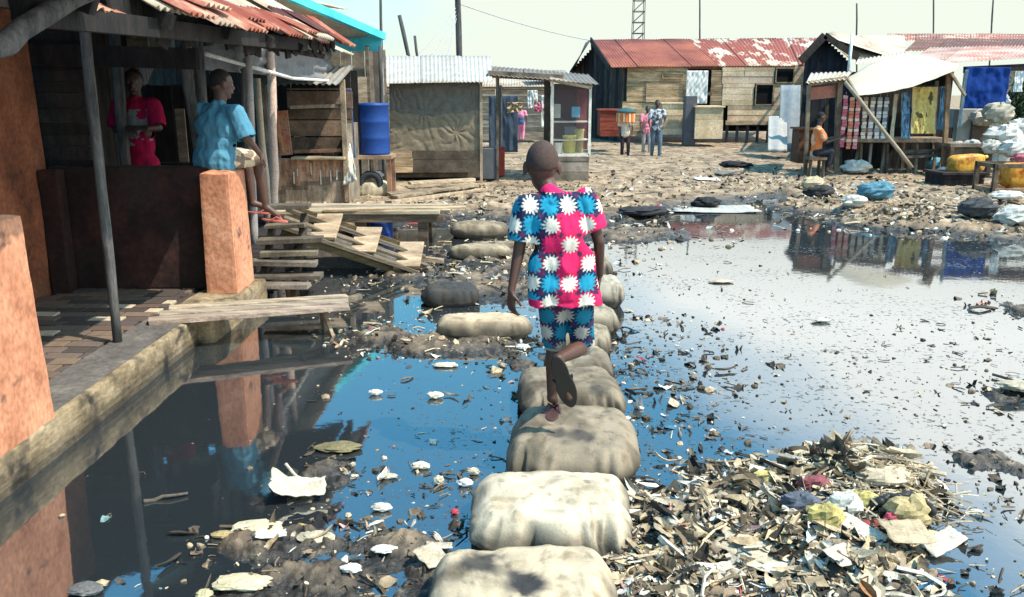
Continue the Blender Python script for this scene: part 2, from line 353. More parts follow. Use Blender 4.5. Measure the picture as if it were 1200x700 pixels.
def tarp(mb, A, B, C, D, nu=30, nv=20, amp=.03, sag=0, freq=3, c=None, seed=0, cfn=None, th=.004):
    A, B, C, D = map(Vector, (A, B, C, D)); n = (B-A).cross(D-A).normalized()
    def fn(u, v):
        p = A.lerp(B, u).lerp(D.lerp(C, u), v)
        k = float(fbm(u*freq*1.6+seed, v*freq, seed, 4)); r = 1-abs(float(fbm(u*freq+seed*3, v*freq*.7, 9+seed, 2)))*2.2
        return p+n*(amp*k+amp*.7*r)+Vector((0, 0, -sag*math.sin(PI*u)*math.sin(PI*v*.9)))
    mb.grid(fn, nu, nv, c_=c, cfn=cfn, thick=n*th)
exec_parts = []
# ================================================================== LEFT: porch house
ph = thing('porch_house', 'orange plastered house with brick porch, low pillars and ragged tin roof at the water', 'house', (-3.0, 5.0, .2))
mb = MB(); mb.box((-2.435, 3.6, -.05), (.31, 7.2, .5), jit=0)
def displaced(o, lv, st, size):
    s = o.modifiers.new('s', 'SUBSURF'); s.subdivision_type = 'SIMPLE'; s.levels = s.render_levels = lv
    t = bpy.data.textures.get('lump%s' % size) or bpy.data.textures.new('lump%s' % size, 'CLOUDS'); t.noise_scale = size
    d = o.modifiers.new('d', 'DISPLACE'); d.texture = t; d.strength = st; d.mid_level = .5; d.texture_coords = 'LOCAL'
def slab(name, boxes, mt, parent, bev=.02, lv=0, st=.02, size=.2, label=None):
    m = MB()
    for c, s in boxes: m.box(c, s)
    o = m.build(name, mt, parent, bevel=bev)
    if label: o['label'] = label
    if lv: displaced(o, lv, st, size)
    return o
# ledge in several lengths so the displacement has enough vertices
m = MB()
def ledge_pt(u, v):   # u along y, v round the profile
    prof = [(-2.60, .195), (-2.44, .2), (-2.30, .203), (-2.275, .19), (-2.27, .12), (-2.27, 0), (-2.275, -.15), (-2.28, -.3)]
    f = v*7; i = min(6, int(f)); t = f-i; x = prof[i][0]*(1-t)+prof[i+1][0]*t; z = prof[i][1]*(1-t)+prof[i+1][1]*t
    y = .5+u*5.42; n = float(fbm(y*4, v*5, 1, 4))
    return (x+.011*n*(v > .25), y, z+.007*n*(v < .5)-(.015 if float(fbm(y*2.2, 0, 3, 2)) > .3 and .2 < v < .45 else 0))
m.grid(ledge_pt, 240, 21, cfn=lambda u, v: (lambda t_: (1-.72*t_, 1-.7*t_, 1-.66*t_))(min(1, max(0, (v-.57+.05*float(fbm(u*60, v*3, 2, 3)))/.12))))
m.add([(-2.6, 5.92, -.3), (-2.28, 5.92, -.3), (-2.28, 5.92, .19), (-2.6, 5.92, .195)], [(0, 1, 2, 3)])
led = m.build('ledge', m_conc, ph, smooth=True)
m = MB(); m.box((-2.447, 3.2, .2055), (.28, 5.4, .004)); m.build('ledge_top', m_concd, ph)
slab('pillar_base', [((-2.36, 6.62, -.06), (.42, 1.36, .5))], m_conc, ph, .03, 3, .04, .15)
# brick paving
def brick_mat():
    m = bpy.data.materials.new('brick_paving'); m.use_nodes = True; nt = m.node_tree; N = nt.nodes; L = nt.links; b = N['Principled BSDF']
    at = N.new('ShaderNodeAttribute'); at.attribute_name = 'Col'; n = N.new('ShaderNodeTexNoise'); n.inputs['Scale'].default_value = 30; n.inputs['Detail'].default_value = 6
    mr = N.new('ShaderNodeMapRange'); mr.inputs['To Min'].default_value = .6; mr.inputs['To Max'].default_value = 1.4; L.new(n.outputs[0], mr.inputs['Value'])
    mx = N.new('ShaderNodeMix'); mx.data_type = 'RGBA'; mx.blend_type = 'MULTIPLY'; mx.inputs['Factor'].default_value = 1; L.new(at.outputs['Color'], mx.inputs[6]); L.new(mr.outputs[0], mx.inputs[7]); L.new(mx.outputs[2], b.inputs['Base Color'])
    b.inputs['Roughness'].default_value = .8; return m
m = MB(); y = 2.2; row = 0
m.box((-3.2, 4.5, .13), (1.24, 5.0, .1), c_=(.05, .04, .035))
while y < 6.85:
    bh = .125; x = -3.8+(row % 2)*.12+random.uniform(-.02, .02)
    while x < -2.62:
        bwid = random.uniform(.2, .27); xe = min(x+bwid, -2.6)
        c = random.choice([(.09, .06, .045), (.12, .08, .06), (.07, .055, .05), (.14, .10, .07), (.11, .085, .07), (.05, .04, .035)])
        if random.random() < .07: c = (.40, .34, .25)
        if xe-x > .04 and x > -3.83: m.box(((x+xe)/2, y+bh/2, .185+random.uniform(-.004, .004)), (xe-x-.014, bh-.014, .03), Euler((random.uniform(-.02, .02), random.uniform(-.02, .02), random.uniform(-.03, .03))), c)
        x = xe
    y += bh; row += 1
m.build('paving', brick_mat(), ph, bevel=.004)
# house wall
m = MB(); m.box((-3.85, 4.4, 1.25), (.28, 4.9, 2.3)); o = m.build('wall', m_orange, ph, bevel=.02); displaced(o, 5, .05, .5)
m = MB(); m.box((-3.62, 6.74, .68), (.16, .12, 1.0)); m.build('pilaster', m_redwall, ph, bevel=.015)
m = MB(); m.box((-3.05, 6.92, .69), (1.3, .16, 1.0)); o = m.build('parapet', m_redwall, ph, bevel=.02); displaced(o, 4, .04, .3)
# pillars, tapering and chipped
def pillar(x0, x1, y0, y1, z0, z1, mt, ch=.06, batt=.03):
    m = MB()
    cx, cy = (x0+x1)/2, (y0+y1)/2; hw, hd = (x1-x0)/2, (y1-y0)/2; NR = 36
    def fn(u, v):
        t = min(1, v*1.04); z = z0+(z1-z0)*min(1, t/.96) if t < .96 else z1+ch*.35*((t-.96)/.04)
        k = 1+batt/hw*(1-min(1, t))*.6; k2 = k if t < .96 else k*(1-(t-.96)/.04*.5)
        a = u*4; i = int(a) % 4; f = a-int(a)
        cs = [(-1, -1), (1, -1), (1, 1), (-1, 1)]; p, q = cs[i], cs[(i+1) % 4]
        xx, yy = p[0]*(1-f)+q[0]*f, p[1]*(1-f)+q[1]*f
        rr = max(abs(xx), abs(yy)); cr_ = 1-.02*max(0, (abs(xx)+abs(yy))-1.8)/.2
        n = float(fbm(xx*hw*9, yy*hd*9, z*7, 4))
        s = 1+.018*n
        return (cx+xx*hw*k2*cr_*s, cy+yy*hd*k2*cr_*s, z+(.015*n if t > .9 else 0))
    m.grid(fn, 72, 60)
    top = [fn(i/72, 1) for i in range(72)]; m.add(top+[(cx, cy, z1+ch*.4)], [(i, (i+1) % 72, 72) for i in range(72)])
    return m.build('pillar', mt, ph, smooth=False)
p1 = pillar(-2.64, -2.295, 3.25, 3.97, .19, 1.215, m_orangep); p2 = pillar(-2.45, -2.225, 6.72, 7.15, .19, 1.15, m_orangep, .05, .02)
p2['label'] = 'orange pillar the man sits on'
for (a, b, r0, r1) in [((138, 402, .2), (97, 10, None), .03, .034), ((238, 205, .9), (207, 20, None), .042, .048), ((240, 200, 1.0), (231, 40, None), .04, .05)]:
    g0 = G(a[0], a[1], .2) if a[2] == .2 else None
    if g0 is None: Yb = 7.02 if a[0] == 238 else 7.5; g0 = P(a[0], a[1], Yb); g0.z = 1.05 if a[0] == 238 else .2
    t = P(b[0], b[1], g0.y); d = (t-g0); t = g0+d*((2.42-g0.z)/d.z)
    m = MB(); m.rod(g0, t, r0, r1, n=9, wob=.006, seg=9); m.build('post', m_pole, ph, smooth=True)
# roof: lower rusty sheets over the porch
def rustc(t): 
    return random.choice([(1, 1, 1), (.8, .75, .7), (1.1, 1, .9), (.7, .55, .5)])
m = MB(); corr(m, (-1.92, 3.98, 2.15), (-1.95, 4.55, 2.13), (-2.9, 4.7, 2.5), (-2.9, 3.9, 2.52), sheet=.6, cfn=lambda t: (1.5, 1.9, 1.7), wl=.11, amp=.014)
o = m.build('roof_sheet', m_roofr, ph, smooth=True); o['label'] = 'bright rust orange roof sheet'
m = MB(); corr(m, (-1.88, 4.72, 2.20), (-1.86, 8.2, 2.26), (-3.9, 8.2, 3.35), (-3.9, 4.7, 3.3), sheet=.7, cfn=rustc, ragged=.06, rows=14); m.build('roof_sheet', m_roofz, ph, smooth=True)
m = MB(); corr(m, (-1.80, 4.9, 2.19), (-1.80, 8.0, 2.27), (-2.12, 8.0, 2.44), (-2.12, 4.9, 2.36), sheet=.42, cfn=lambda t: random.choice([(1.2, 1, .9), (.9, .6, .5), (1.3, 1.1, 1), (.5, .35, .3)]), ragged=.35, rows=6); o = m.build('roof_edge_sheet', m_roofr, ph, smooth=True); o['label'] = 'torn rusty sheets along the eave'
m = MB()
for (a, b, w, h) in [((-1.98, 3.6, 2.08), (-1.92, 8.2, 2.19), .07, .1), ((-3.7, 2.4, 2.45), (-3.7, 8.2, 2.55), .1, .12), ((-2.75, 2.6, 2.22), (-2.7, 8.2, 2.32), .08, .1), ((-2.45, 6.9, 2.02), (-3.8, 6.9, 2.06), .08, .16)]: m.bar(a, b, w, h, c_=(.7, .7, .7))
for y in (4.0, 4.9, 5.9, 6.9, 7.9): m.bar((-1.86, y, 2.14), (-3.85, y+.05, 3.0), .06, .08, c_=(.6, .6, .6))
m.build('roof_frame', m_dark, ph)
m = MB(); corr(m, (-1.7, .5, 2.25), (-1.68, 3.95, 2.19), (-4.2, 3.95, 2.62), (-4.2, .5, 2.7), sheet=.8, cfn=lambda t: (.25, .22, .2)); o = m.build('roof_sheet', m_roofr, ph, smooth=True)  # unseen near roof extension, added and widened to keep sun off the porch floor
m = MB(); a, b = P(-40, 75, 3.3), P(120, -25, 3.95); m.rod(a, b, .05, .045, wob=.012, seg=8); o = m.build('rafter_log', m_pole, ph, smooth=True)
# lowered fringe boards under the roof edge (dark)
m = MB()
for k in range(26):
    y = 4.6+k*.14; m.box((-2.02+random.uniform(-.03, .03), y, 2.17+random.uniform(-.05, .03)), (.02, .15, random.uniform(.06, .22)), Euler((random.uniform(-.3, .3), random.uniform(-.2, .2), 0)), tone(.5, 1.4))
m.build('eave_board', m_dark, ph)
# ------------------------------------------------------------------ back room behind the parapet
br = thing('board_shed', 'dark boarded shed room behind the porch parapet with pale patched boards', 'shed', (-3.8, 8.6, .1))
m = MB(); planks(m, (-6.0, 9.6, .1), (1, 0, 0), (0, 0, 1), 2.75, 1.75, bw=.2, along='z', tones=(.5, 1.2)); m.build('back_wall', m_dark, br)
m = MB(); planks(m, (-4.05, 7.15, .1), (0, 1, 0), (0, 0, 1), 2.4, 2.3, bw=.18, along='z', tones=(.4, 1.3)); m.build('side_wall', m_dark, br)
m = MB(); planks(m, P(52, 215, 6.98), (1, 0, 0), (0, 0, 1), .42, 1.3, bw=.10, along='u', tones=(.6, 1.5)); m.build('slatted_panel', m_dark, br)
for (x0, y0, x1, y1, Yd, tn) in [(150, 28, 172, 68, 9.3, .9), (176, 25, 200, 62, 9.25, 1.2), (136, 60, 158, 85, 9.2, .6), (212, 32, 232, 72, 8.8, 1.0), (216, 72, 234, 112, 8.75, .85), (136, 85, 144, 190, 9.0, .35), (210, 128, 216, 190, 8.6, .45), (238, 38, 262, 60, 9.2, .7)]:
    m = MB(); a, b = P(x0, y1, Yd), P(x1, y0, Yd); w = b.x-a.x; n_ = max(1, round(w/.12))
    for k in range(n_): m.box((a.x+w*(k+.5)/n_, Yd+random.uniform(-.01, .01), (a.z+b.z)/2), (w/n_-.006, .02, b.z-a.z+random.uniform(-.05, .05)), c_=tuple(q*tn for q in tone(.9, 1.2)))
    m.build('patch_board', m_woodx, br)
m = MB(); m.box((-3.9, 8.4, 2.62), (3.8, 2.7, .06), Euler((0, .25, 0))); m.build('roof', m_dark, br)
m = MB(); m.box((-4.3, 8.4, .1), (3.6, 2.6, .12)); m.build('floor', m_dark, br)
for (x, y) in [(-3.42, 7.6), (-2.95, 9.55)]:
    m = MB(); m.rod((x, y, .1), (x+.03, y, 2.45), .05, .045, wob=.01); m.build('post', m_pole, br, smooth=True)
# ------------------------------------------------------------------ open shed with posts and grey hanging tarp
os_ = thing('lean_to', 'open lean-to with round posts and a dark grey tarp hung below its tin roof', 'shed', (-2.9, 10.6, .2))
m = MB(); corr(m, (-1.86, 8.25, 2.30), (-1.90, 9.9, 2.33), (-3.7, 9.9, 3.32), (-3.7, 8.25, 3.3), sheet=.75, cfn=rustc, ragged=.05, rows=12); m.build('roof_sheet', m_roofz, os_, smooth=True)
m = MB(); corr(m, (-1.84, 8.25, 2.29), (-1.88, 10.1, 2.33), (-2.25, 10.1, 2.57), (-2.25, 8.25, 2.53), sheet=.45, cfn=lambda t: random.choice([(1.2, 1, .9), (.6, .4, .35), (1.3, 1.1, 1), (.3, .2, .2)]), ragged=.35); o = m.build('roof_edge_sheet', m_roofr, os_, smooth=True)
m = MB()
for k in range(13): m.box((-2.0+random.uniform(-.03, .03), 8.25+k*.14, 2.27+random.uniform(-.05, .03)), (.02, .15, random.uniform(.06, .24)), Euler((random.uniform(-.3, .3), random.uniform(-.2, .2), 0)), tone(.5, 1.3))
m.bar((-2.02, 8.2, 2.26), (-2.04, 10.1, 2.30), .06, .08); m.bar((-3.2, 8.2, 2.62), (-3.2, 11.6, 2.7), .06, .08)
m.build('roof_frame', m_dark, os_)
m = MB(); tarp(m, (-2.98, 7.7, 1.98), (-2.80, 13.6, 1.94), (-2.80, 13.6, 2.44), (-2.98, 7.7, 2.62), nu=70, nv=16, amp=.07, freq=8, c=(.17, .18, .19)); o = m.build('tarp', m_cloth, os_, smooth=True); o['label'] = 'dark grey hanging tarp'
m = MB(); m.rod(P(240, 63, 8.0), P(342, 92, 11.2), .022, .022); m.rod(P(342, 92, 11.2), P(402, 96, 13.4), .02, .02); o = m.build('tarp_rail', mat('white_painted_wood', two((.55, .55, .52), (.75, .74, .70))), os_, smooth=True)
for (px, Yb, w, tn, lean) in [(293, 9.2, .045, (.35, .33, .32), 0), (319, 10.4, .055, (.55, .42, .36), 0)]:
    a = P(px, 225, Yb); a.z = .05; b = P(px-2, 50, Yb); b.z = 2.42
    m = MB(); m.rod(a, b, w, w*.9, wob=.012, seg=9, c_=tn); m.build('post', m_white, os_, smooth=True)
a = P(312, 205, 9.9); a.z = .1; b = P(301, 92, 9.9); m = MB(); m.rod(a, b, .045, .04, c_=(.38, .33, .25), wob=.01); m.build('prop_pole', m_white, os_, smooth=True)
m = MB(); m.box((-3.6, 10.5, .22), (2.6, 2.6, .06)); m.build('floor', m_dark, os_)
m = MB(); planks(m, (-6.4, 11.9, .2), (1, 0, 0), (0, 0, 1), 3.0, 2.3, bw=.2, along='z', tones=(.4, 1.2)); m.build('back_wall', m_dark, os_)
# ------------------------------------------------------------------ wooden stall with counter
st = thing('wooden_stall', 'old plank stall with stained plywood counter front and open serving hatch', 'stall', (-3.1, 13.3, .25))
Y0 = 13.0
def pr(x0, y0, x1, y1, Y): a = P(x0, y1, Y); b = P(x1, y0, Y); return a, b
m = MB(); a, b = pr(322, 186, 408, 228, Y0); a.z = .12
def front(u, v): return (a.x+(b.x-a.x)*u, Y0+.006*float(fbm(u*9, v*6, 2)), a.z+(b.z-a.z)*v)
m.grid(front, 20, 10, cfn=lambda u, v: (.62, .42, .33) if (v > .45+.4*(u-.35) or u > .9) else ((.30, .24, .21) if v > .3+.35*(u-.3) else (.50, .41, .35)), thick=(0, .03, 0)); m.build('counter_front', mat('stained_plywood', two((.35, .33, .30), (1.0, .95, .85)), scale=5, stretch=(3, 1, .7), usecol=True, bscale=20, stain=((.10, .08, .07), .55, .75, 5)), st)
m = MB()
for k in range(7): x = a.x+.12+k*(b.x-a.x)/8+random.uniform(-.05, .05); m.box((x, Y0-.012, b.z-.1-random.random()*.2), (.018, .004, random.uniform(.08, .24)), c_=(.7, .68, .6))
o = m.build('paint_drip', m_white, st)
m = MB(); m.box(((a.x+b.x)/2+.15, Y0-.02, b.z+.015), (b.x-a.x-.35, .3, .03), c_=(1.9, 1.8, 1.5)); m.build('counter_top', m_wood, st)
m = MB(); m.box((b.x-.03, Y0+.6, .6), (.04, 1.2, 1.4)); m.build('end_panel', m_wood, st); m = MB(); m.bar((b.x-.03, Y0-.03, .15), (b.x-.03, Y0-.03, 1.95), .07, .07, c_=(1.3, 1.2, 1.05)); m.build('corner_post', m_wood, st); m = MB(); m.bar((a.x-.05, Y0-.03, .15), (a.x-.05, Y0-.03, 1.95), .06, .06); m.build('corner_post', m_wood, st)
m = MB(); planks(m, P(340, 180, Y0+.5), (1, 0, 0), (0, 0, 1), 1.0, 1.0, bw=.22, tones=(.9, 1.5), gap=.02, tint=(.75, .6, .55)); m.build('back_wall', m_wood, st)
c1, c2 = P(340, 126, Y0), P(400, 124, Y0); m = MB(); m.bar(c1, c2, .04, .05, c_=(1.6, 1.5, 1.35)); m.build('hatch_rail', m_wood, st); m = MB(); c1, c2 = P(345, 178, Y0), P(400, 176, Y0); m.bar(c1, c2, .04, .05, c_=(.9, .6, .5)); m.build('hatch_rail', m_wood, st)
m = MB(); a1, b1 = P(326, 182, Y0-.1), P(338, 130, Y0-.1); m.box((a1.x+.09, Y0-.08, (a1.z+b1.z)/2), (.20, .03, b1.z-a1.z), Euler((0, -.06, 0)), (1, 1, 1)); o = m.build('side_board', mat('peeling_red_board', [(.4, (.30, .09, .06)), (.5, (.34, .25, .17)), (.6, (.36, .12, .08))], scale=9, bscale=30), st); o['label'] = 'red patched board by the hatch'
m = MB(); a1 = P(340, 178, Y0-.02); b1 = P(346, 128, Y0-.02); m.bar((-3.42, Y0-.12, a1.z), (-3.5, Y0-.12, b1.z), .05, .04, c_=(2.1, 1.2, .8)); m.build('brace', m_wood, st)
m = MB(); corr(m, (-4.0, 12.4, 1.88), (-2.45, 12.45, 1.86), (-2.45, 13.8, 2.15), (-4.0, 13.8, 2.18), sheet=.7, cfn=lambda t: (.5, .5, .52)); m.build('roof_sheet', m_roofz, st, smooth=True)
m = MB(); corr(m, (-2.62, 10.1, 2.46), (-2.55, 13.9, 2.36), (-4.2, 13.9, 3.1), (-4.2, 10.1, 3.2), sheet=.7, cfn=rustc, ragged=.04, rows=12); m.build('upper_roof_sheet', m_roofz, st, smooth=True)
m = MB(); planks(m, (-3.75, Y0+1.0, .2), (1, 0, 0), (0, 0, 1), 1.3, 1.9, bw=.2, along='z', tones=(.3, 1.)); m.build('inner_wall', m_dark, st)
# tall tan board and blue cloth
t = MB(); a, b = pr(410, 90, 430, 182, 14.75); t.box(((a.x+b.x)/2, 14.75, (a.z+b.z)/2), (b.x-a.x, .05, b.z-a.z), c_=(1.35, 1.25, 1.1)); t.bar((b.x+.04, 14.75, .2), (b.x+.02, 14.75, 2.5), .05, .05, c_=(.5, .45, .4)); o = t.build('leaning_board', m_woodx); tag(o, 'tall tan board standing left of the blue barrel', 'board')
t = MB(); tarp(t, P(402, 182, 13.55), P(417, 185, 13.55), P(412, 104, 13.55), P(404, 104, 13.55), nu=10, nv=24, amp=.03, c=(.02, .10, .26), freq=4); o = t.build('blue_cloth', m_cloth, smooth=True); tag(o, 'narrow deep blue cloth hanging at the stall corner', 'cloth')
t = MB(); tarp(t, P(403, 218, 12.9), P(420, 212, 12.8), P(412, 170, 13.2), P(406, 165, 13.2), nu=10, nv=16, amp=.05, c=(.62, .60, .52), freq=4); o = t.build('pale_cloth', m_cloth, smooth=True); tag(o, 'pale limp cloth hanging below the blue cloth', 'cloth')
# barrel on a small table
bz = P(437, 181, 14.2); tb = thing('barrel_stand', 'rough wooden stand under the upright blue barrel with a tyre beneath', 'table', (bz.x, 14.2, .12))
m = MB(); m.box((bz.x, 14.2, bz.z-.03), (.68, .6, .06), c_=(1.5, 1.2, 1)); m.build('table_top', m_wood, tb)
for sx in (-1, 1):
    for sy in (-1, 1): m = MB(); m.bar((bz.x+sx*.29, 14.2+sy*.25, .08), (bz.x+sx*.29, 14.2+sy*.25, bz.z-.05), .07, .07, c_=(1.2, .8, .65)); m.build('leg', m_wood, tb)
ty = MB()
for k in range(24):
    a0, a1 = 2*PI*k/24, 2*PI*(k+1)/24; ty.capsule((bz.x-.02+.15*math.cos(a0), 14.0, .32+.15*math.sin(a0)), (bz.x-.02+.15*math.cos(a1), 14.0, .32+.15*math.sin(a1)), .055, .055, n=8, c_=(.03, .035, .04))
o = ty.build('tyre', m_white, smooth=True); tag(o, 'small black tyre stored under the blue barrel stand', 'tyre')
def barrel(px, Yd, zb, r, h, name, label, c, lying=False, rz=0, loc=None):
    x = P(px, 150, Yd).x if loc is None else loc[0]
    t = thing(name, label, 'barrel', (x, Yd, zb)); m = MB(); n = 28; prof = [(0, .93), (.02, 1), (.05, .985), (.3, .98), (.32, 1.005), (.35, .98), (.62, .98), (.64, 1.005), (.67, .98), (.93, .985), (.95, 1.03), (.985, 1.03), (1, .95)]
    pts = [(x, Yd, zb+h*a) for a, _ in prof]; m.tube(pts, [r*k for _, k in prof], n, c)
    o = m.build('body', mat('blue_plastic', two((.85, .85, .85), (1.1, 1.1, 1.1)), usecol=True, rough=.45, bump=.05, fine=.08), t, smooth=True)
    m = MB(); m.tube([(x, Yd, zb+h*.985), (x, Yd, zb+h*1.0), (x, Yd, zb+h*1.01)], [r*.8, r*.86, r*.2], n, tuple(q*.7 for q in c)); m.build('lid', MC['blue_plastic'], t, smooth=True)
    return t
barrel(437, 14.2, bz.z, .27, .82, 'blue_barrel', 'tall blue plastic barrel standing on a wooden stand beside the tarp kiosk', (.010, .05, .22))
g = G(447, 286, .02); barrel(447, 10.4, -.02, .15, .36, 'blue_bucket', 'dark blue drum half hidden under the plank walkway', (.01, .05, .25), loc=(P(447, 270, 10.4).x,))
# turquoise roofed shack behind
tq = thing('turquoise_shack', 'taller shack with turquoise edged roof behind the left row', 'house', (-3.4, 16, .1))
m = MB(); a, b = pr(372, 43, 447, 60, 15.6); m.box(((a.x+b.x)/2, 15.6, (a.z+b.z)/2), (b.x-a.x, .08, b.z-a.z), c_=(1.2, 1.3, 1.25)); m.build('fascia', m_rooft, tq)
m = MB(); r0 = P(330, -8, 12.6); r1 = P(449, 43, 15.62); m.bar(r0, r1, .10, .12, c_=(1.3, 1.35, 1.3)); m.build('verge_trim', m_rooft, tq)
m = MB(); corr(m, (-5.2, 15.6, 2.45), (b.x, 15.6, b.z), r0+Vector((0, 0, 0)), (-5.2, 12.6, 3.0), sheet=.8, cfn=lambda t: (1.0, 1.1, 1.15)); m.build('roof_sheet', m_roofz, tq, smooth=True)
m = MB(); planks(m, (-5.0, 15.8, .1), (1, 0, 0), (0, 0, 1), 2.75, 2.4, bw=.2, along='z', tones=(.6, 1.5)); m.build('wall', m_wood, tq)
for px in (447, 432): q = P(px, 100, 15.4); m = MB(); m.rod((q.x, 15.4, .1), (q.x, 15.4, 2.55), .04, .035, c_=(.5, .5, .5)); m.build('post', m_pole, tq, smooth=True)
m = MB(); corr(m, (-5.6, 12.0, 3.15), (-3.2, 12.2, 3.08), (-3.0, 16.5, 3.25), (-5.6, 16.5, 3.5), sheet=.9, cfn=lambda t: (1.05, .98, .85)); m.build('roof_sheet', m_roofz, tq, smooth=True)
# ------------------------------------------------------------------ walkways and planks
def plank_thing(name, label, cat, boards, group=None, mt=None):
    cx = sum((a[0]+b[0])/2 for a, b, *_ in boards)/len(boards); cy = sum((a[1]+b[1])/2 for a, b, *_ in boards)/len(boards)
    t = thing(name, label, cat, (cx, cy, min(min(a[2], b[2]) for a, b, *_ in boards)), group)
    for (a, b, w, h, c, *nm) in boards:
        m = MB(); m.bar(a, b, w, h, c_=c, jit=.006); m.build(nm[0] if nm else 'plank', mt or m_woodx, t, bevel=.004)
    return t
fp = [((-2.52+.02*k, 5.72+.13*k, .225+.012*k), (-1.22-.03*k, 6.20+.12*k, .205+.01*k), .115, .035, tone(.9, 1.15)) for k in range(3)]
fp.append(((-1.42, 6.3, -.1), (-1.44, 6.28, .19), .05, .05, (.7, .65, .6), 'support_post'))
fp.append(((-1.58, 6.1, .17), (-1.22, 6.7, .17), .05, .04, (.5, .5, .5), 'cross_bar'))
fp.append(((-1.32, 6.1, -.05), (-1.44, 6.28, .17), .025, .04, (1.1, 1., .9), 'brace'))
plank_thing('plank_bridge', 'three pale planks laid from the porch ledge over dark water', 'footbridge', fp)
# steps beside the pillar
bs = []
for k in range(7):
    y = 7.5+k*.13; z = .62-.08*k if k > 0 else .72
    z = [.10, .18, .27, .36, .46, .57, .72][k]; y = 7.35+k*.1
    bs.append(((-2.38+random.uniform(0, .12), y+random.uniform(-.04, .02), z+random.uniform(-.02, .02)), (-1.80+random.uniform(-.12, .10), y+random.uniform(-.06, .08), z+random.uniform(-.03, .02)), random.uniform(.13, .19), .04, tuple(q*.6 for q in tone(.6, 1.3)), 'tread'))
for x in (-2.24, -1.95): bs.append(((x, 7.35, -.08), (x, 8.0, .64), .05, .09, (.3, .27, .25), 'side_rail'))
plank_thing('wooden_steps', 'dark rough loose board steps under the sitting man\'s feet', 'steps', bs, mt=m_wood)
# ramp with pale cleats
A0, A1 = Vector((-2.22, 8.15, .52)), Vector((-.95, 8.35, .03)); d = (A1-A0).normalized(); side = Vector((0, .86, .5))
rb = [(A0+side*o_, A1+side*o_+d*random.uniform(-.1, .12), .14, .035, tuple(q*.5 for q in tone(.8, 1.1))) for o_ in (0, .13, .26)]
rb += [(A0-Vector((0, .02, .06)), A1-Vector((0, .02, .05)), .04, .08, (.35, .32, .2), 'side_rail'), (A0+side*.34+Vector((0, .03, -.04)), A1+side*.34+Vector((0, .03, -.03)), .04, .08, (.35, .32, .2), 'side_rail')]
for t_ in (.30, .60, .93):
    c = A0.lerp(A1, t_)+Vector((0, 0, .035)); rb.append((c+side*-.04, c+side*.33+Vector((.02, 0, .01)), .25, .03, (1.25, 1.15, 1.0), 'cleat_board'))
plank_thing('plank_ramp', 'sloping plank ramp with three pale square boards down to the mud', 'ramp', rb)
m = MB()
def mudbank(u, v): return (-2.15+1.35*u, 8.62+.1*v, (-.12+(.52-.42*u+.05*float(fbm(u*5, v, 2)))*v))
m.grid(mudbank, 30, 6, c_=(.9, .8, .75), thick=(0, .25, 0)); o = m.build('mud_wall', m_concd, smooth=True); tag(o, 'low dark mud bank behind the sloping ramp', 'bank')
wk = []
for k in range(5): y = 10.0+k*.15; wk.append(((-2.9+random.uniform(-.15, .1), y, .40+random.uniform(-.008, .008)), (-.72+random.uniform(-.35, .1) if k else -.85, y+random.uniform(-.04, .04), .40+random.uniform(-.008, .008)), .14, .035, tone(.75, 1.25)))
wk += [((-2.2, 9.9, .435), (-.55, 10.2, .43), .13, .03, (1.3, 1.2, 1.0)), ((-2.9, 9.95, .33), (-.8, 9.95, .33), .05, .1, (.45, .4, .35), 'beam')]
for x in (-2.5, -1.78, -1.05): wk.append(((x, 10.0, -.1), (x, 10.0, .38), .12, .10, (.3, .27, .25), 'post')); wk.append(((x, 10.6, -.1), (x, 10.6, .38), .1, .09, (.3, .27, .25), 'post'))
plank_thing('plank_walkway', 'long raised plank walkway on stout posts before the wooden stall', 'walkway', wk)
wk = [((-3.1, 11.3+.14*k, .22), (-2.0+random.uniform(-.2, .3), 11.35+.14*k, .22), .13, .03, tone(.6, 1.0)) for k in range(6)]
plank_thing('plank_deck', 'low grey plank deck in front of the stall counter', 'deck', wk)
g = [(G(455, 238, .12), G(567, 222, .12), 1.2), (G(462, 232, .15), G(560, 216, .16), .9), (G(455, 228, .17), G(530, 222, .17), .65), (G(480, 215, .2), G(556, 211, .2), 1.3), (G(430, 246, .14), G(520, 244, .14), .9)]
for k, (a, b, tn) in enumerate(g):
    lab = ['long pale plank slanting on the ground, nearest of the kiosk planks', 'weathered plank slanting behind the nearest pale plank', 'short dark plank lying left of the kiosk foot', 'short cream board right under the kiosk wall', 'broken plank lying beyond the raised walkway'][k]
    m = MB(); m.bar(a, b, .16, .045, c_=tuple(q*tn for q in (1, .95, .85)), jit=.015); o = m.build('loose_plank', m_woodx, bevel=.005); tag(o, lab, 'plank', 'loose planks by the kiosk')
a, b = G(640, 315), G(500, 352); m = MB(); p = [G(468, 318, .1), G(500, 300, .16), G(531, 306, .1)]; m.bar(G(470, 300, .1), G(520, 306, .05), .08, .04, c_=(1., .9, .8)); o = m.build('loose_plank', m_woodx); tag(o, 'thin stick lying just right of the sloping ramp', 'stick', 'loose planks by the kiosk')
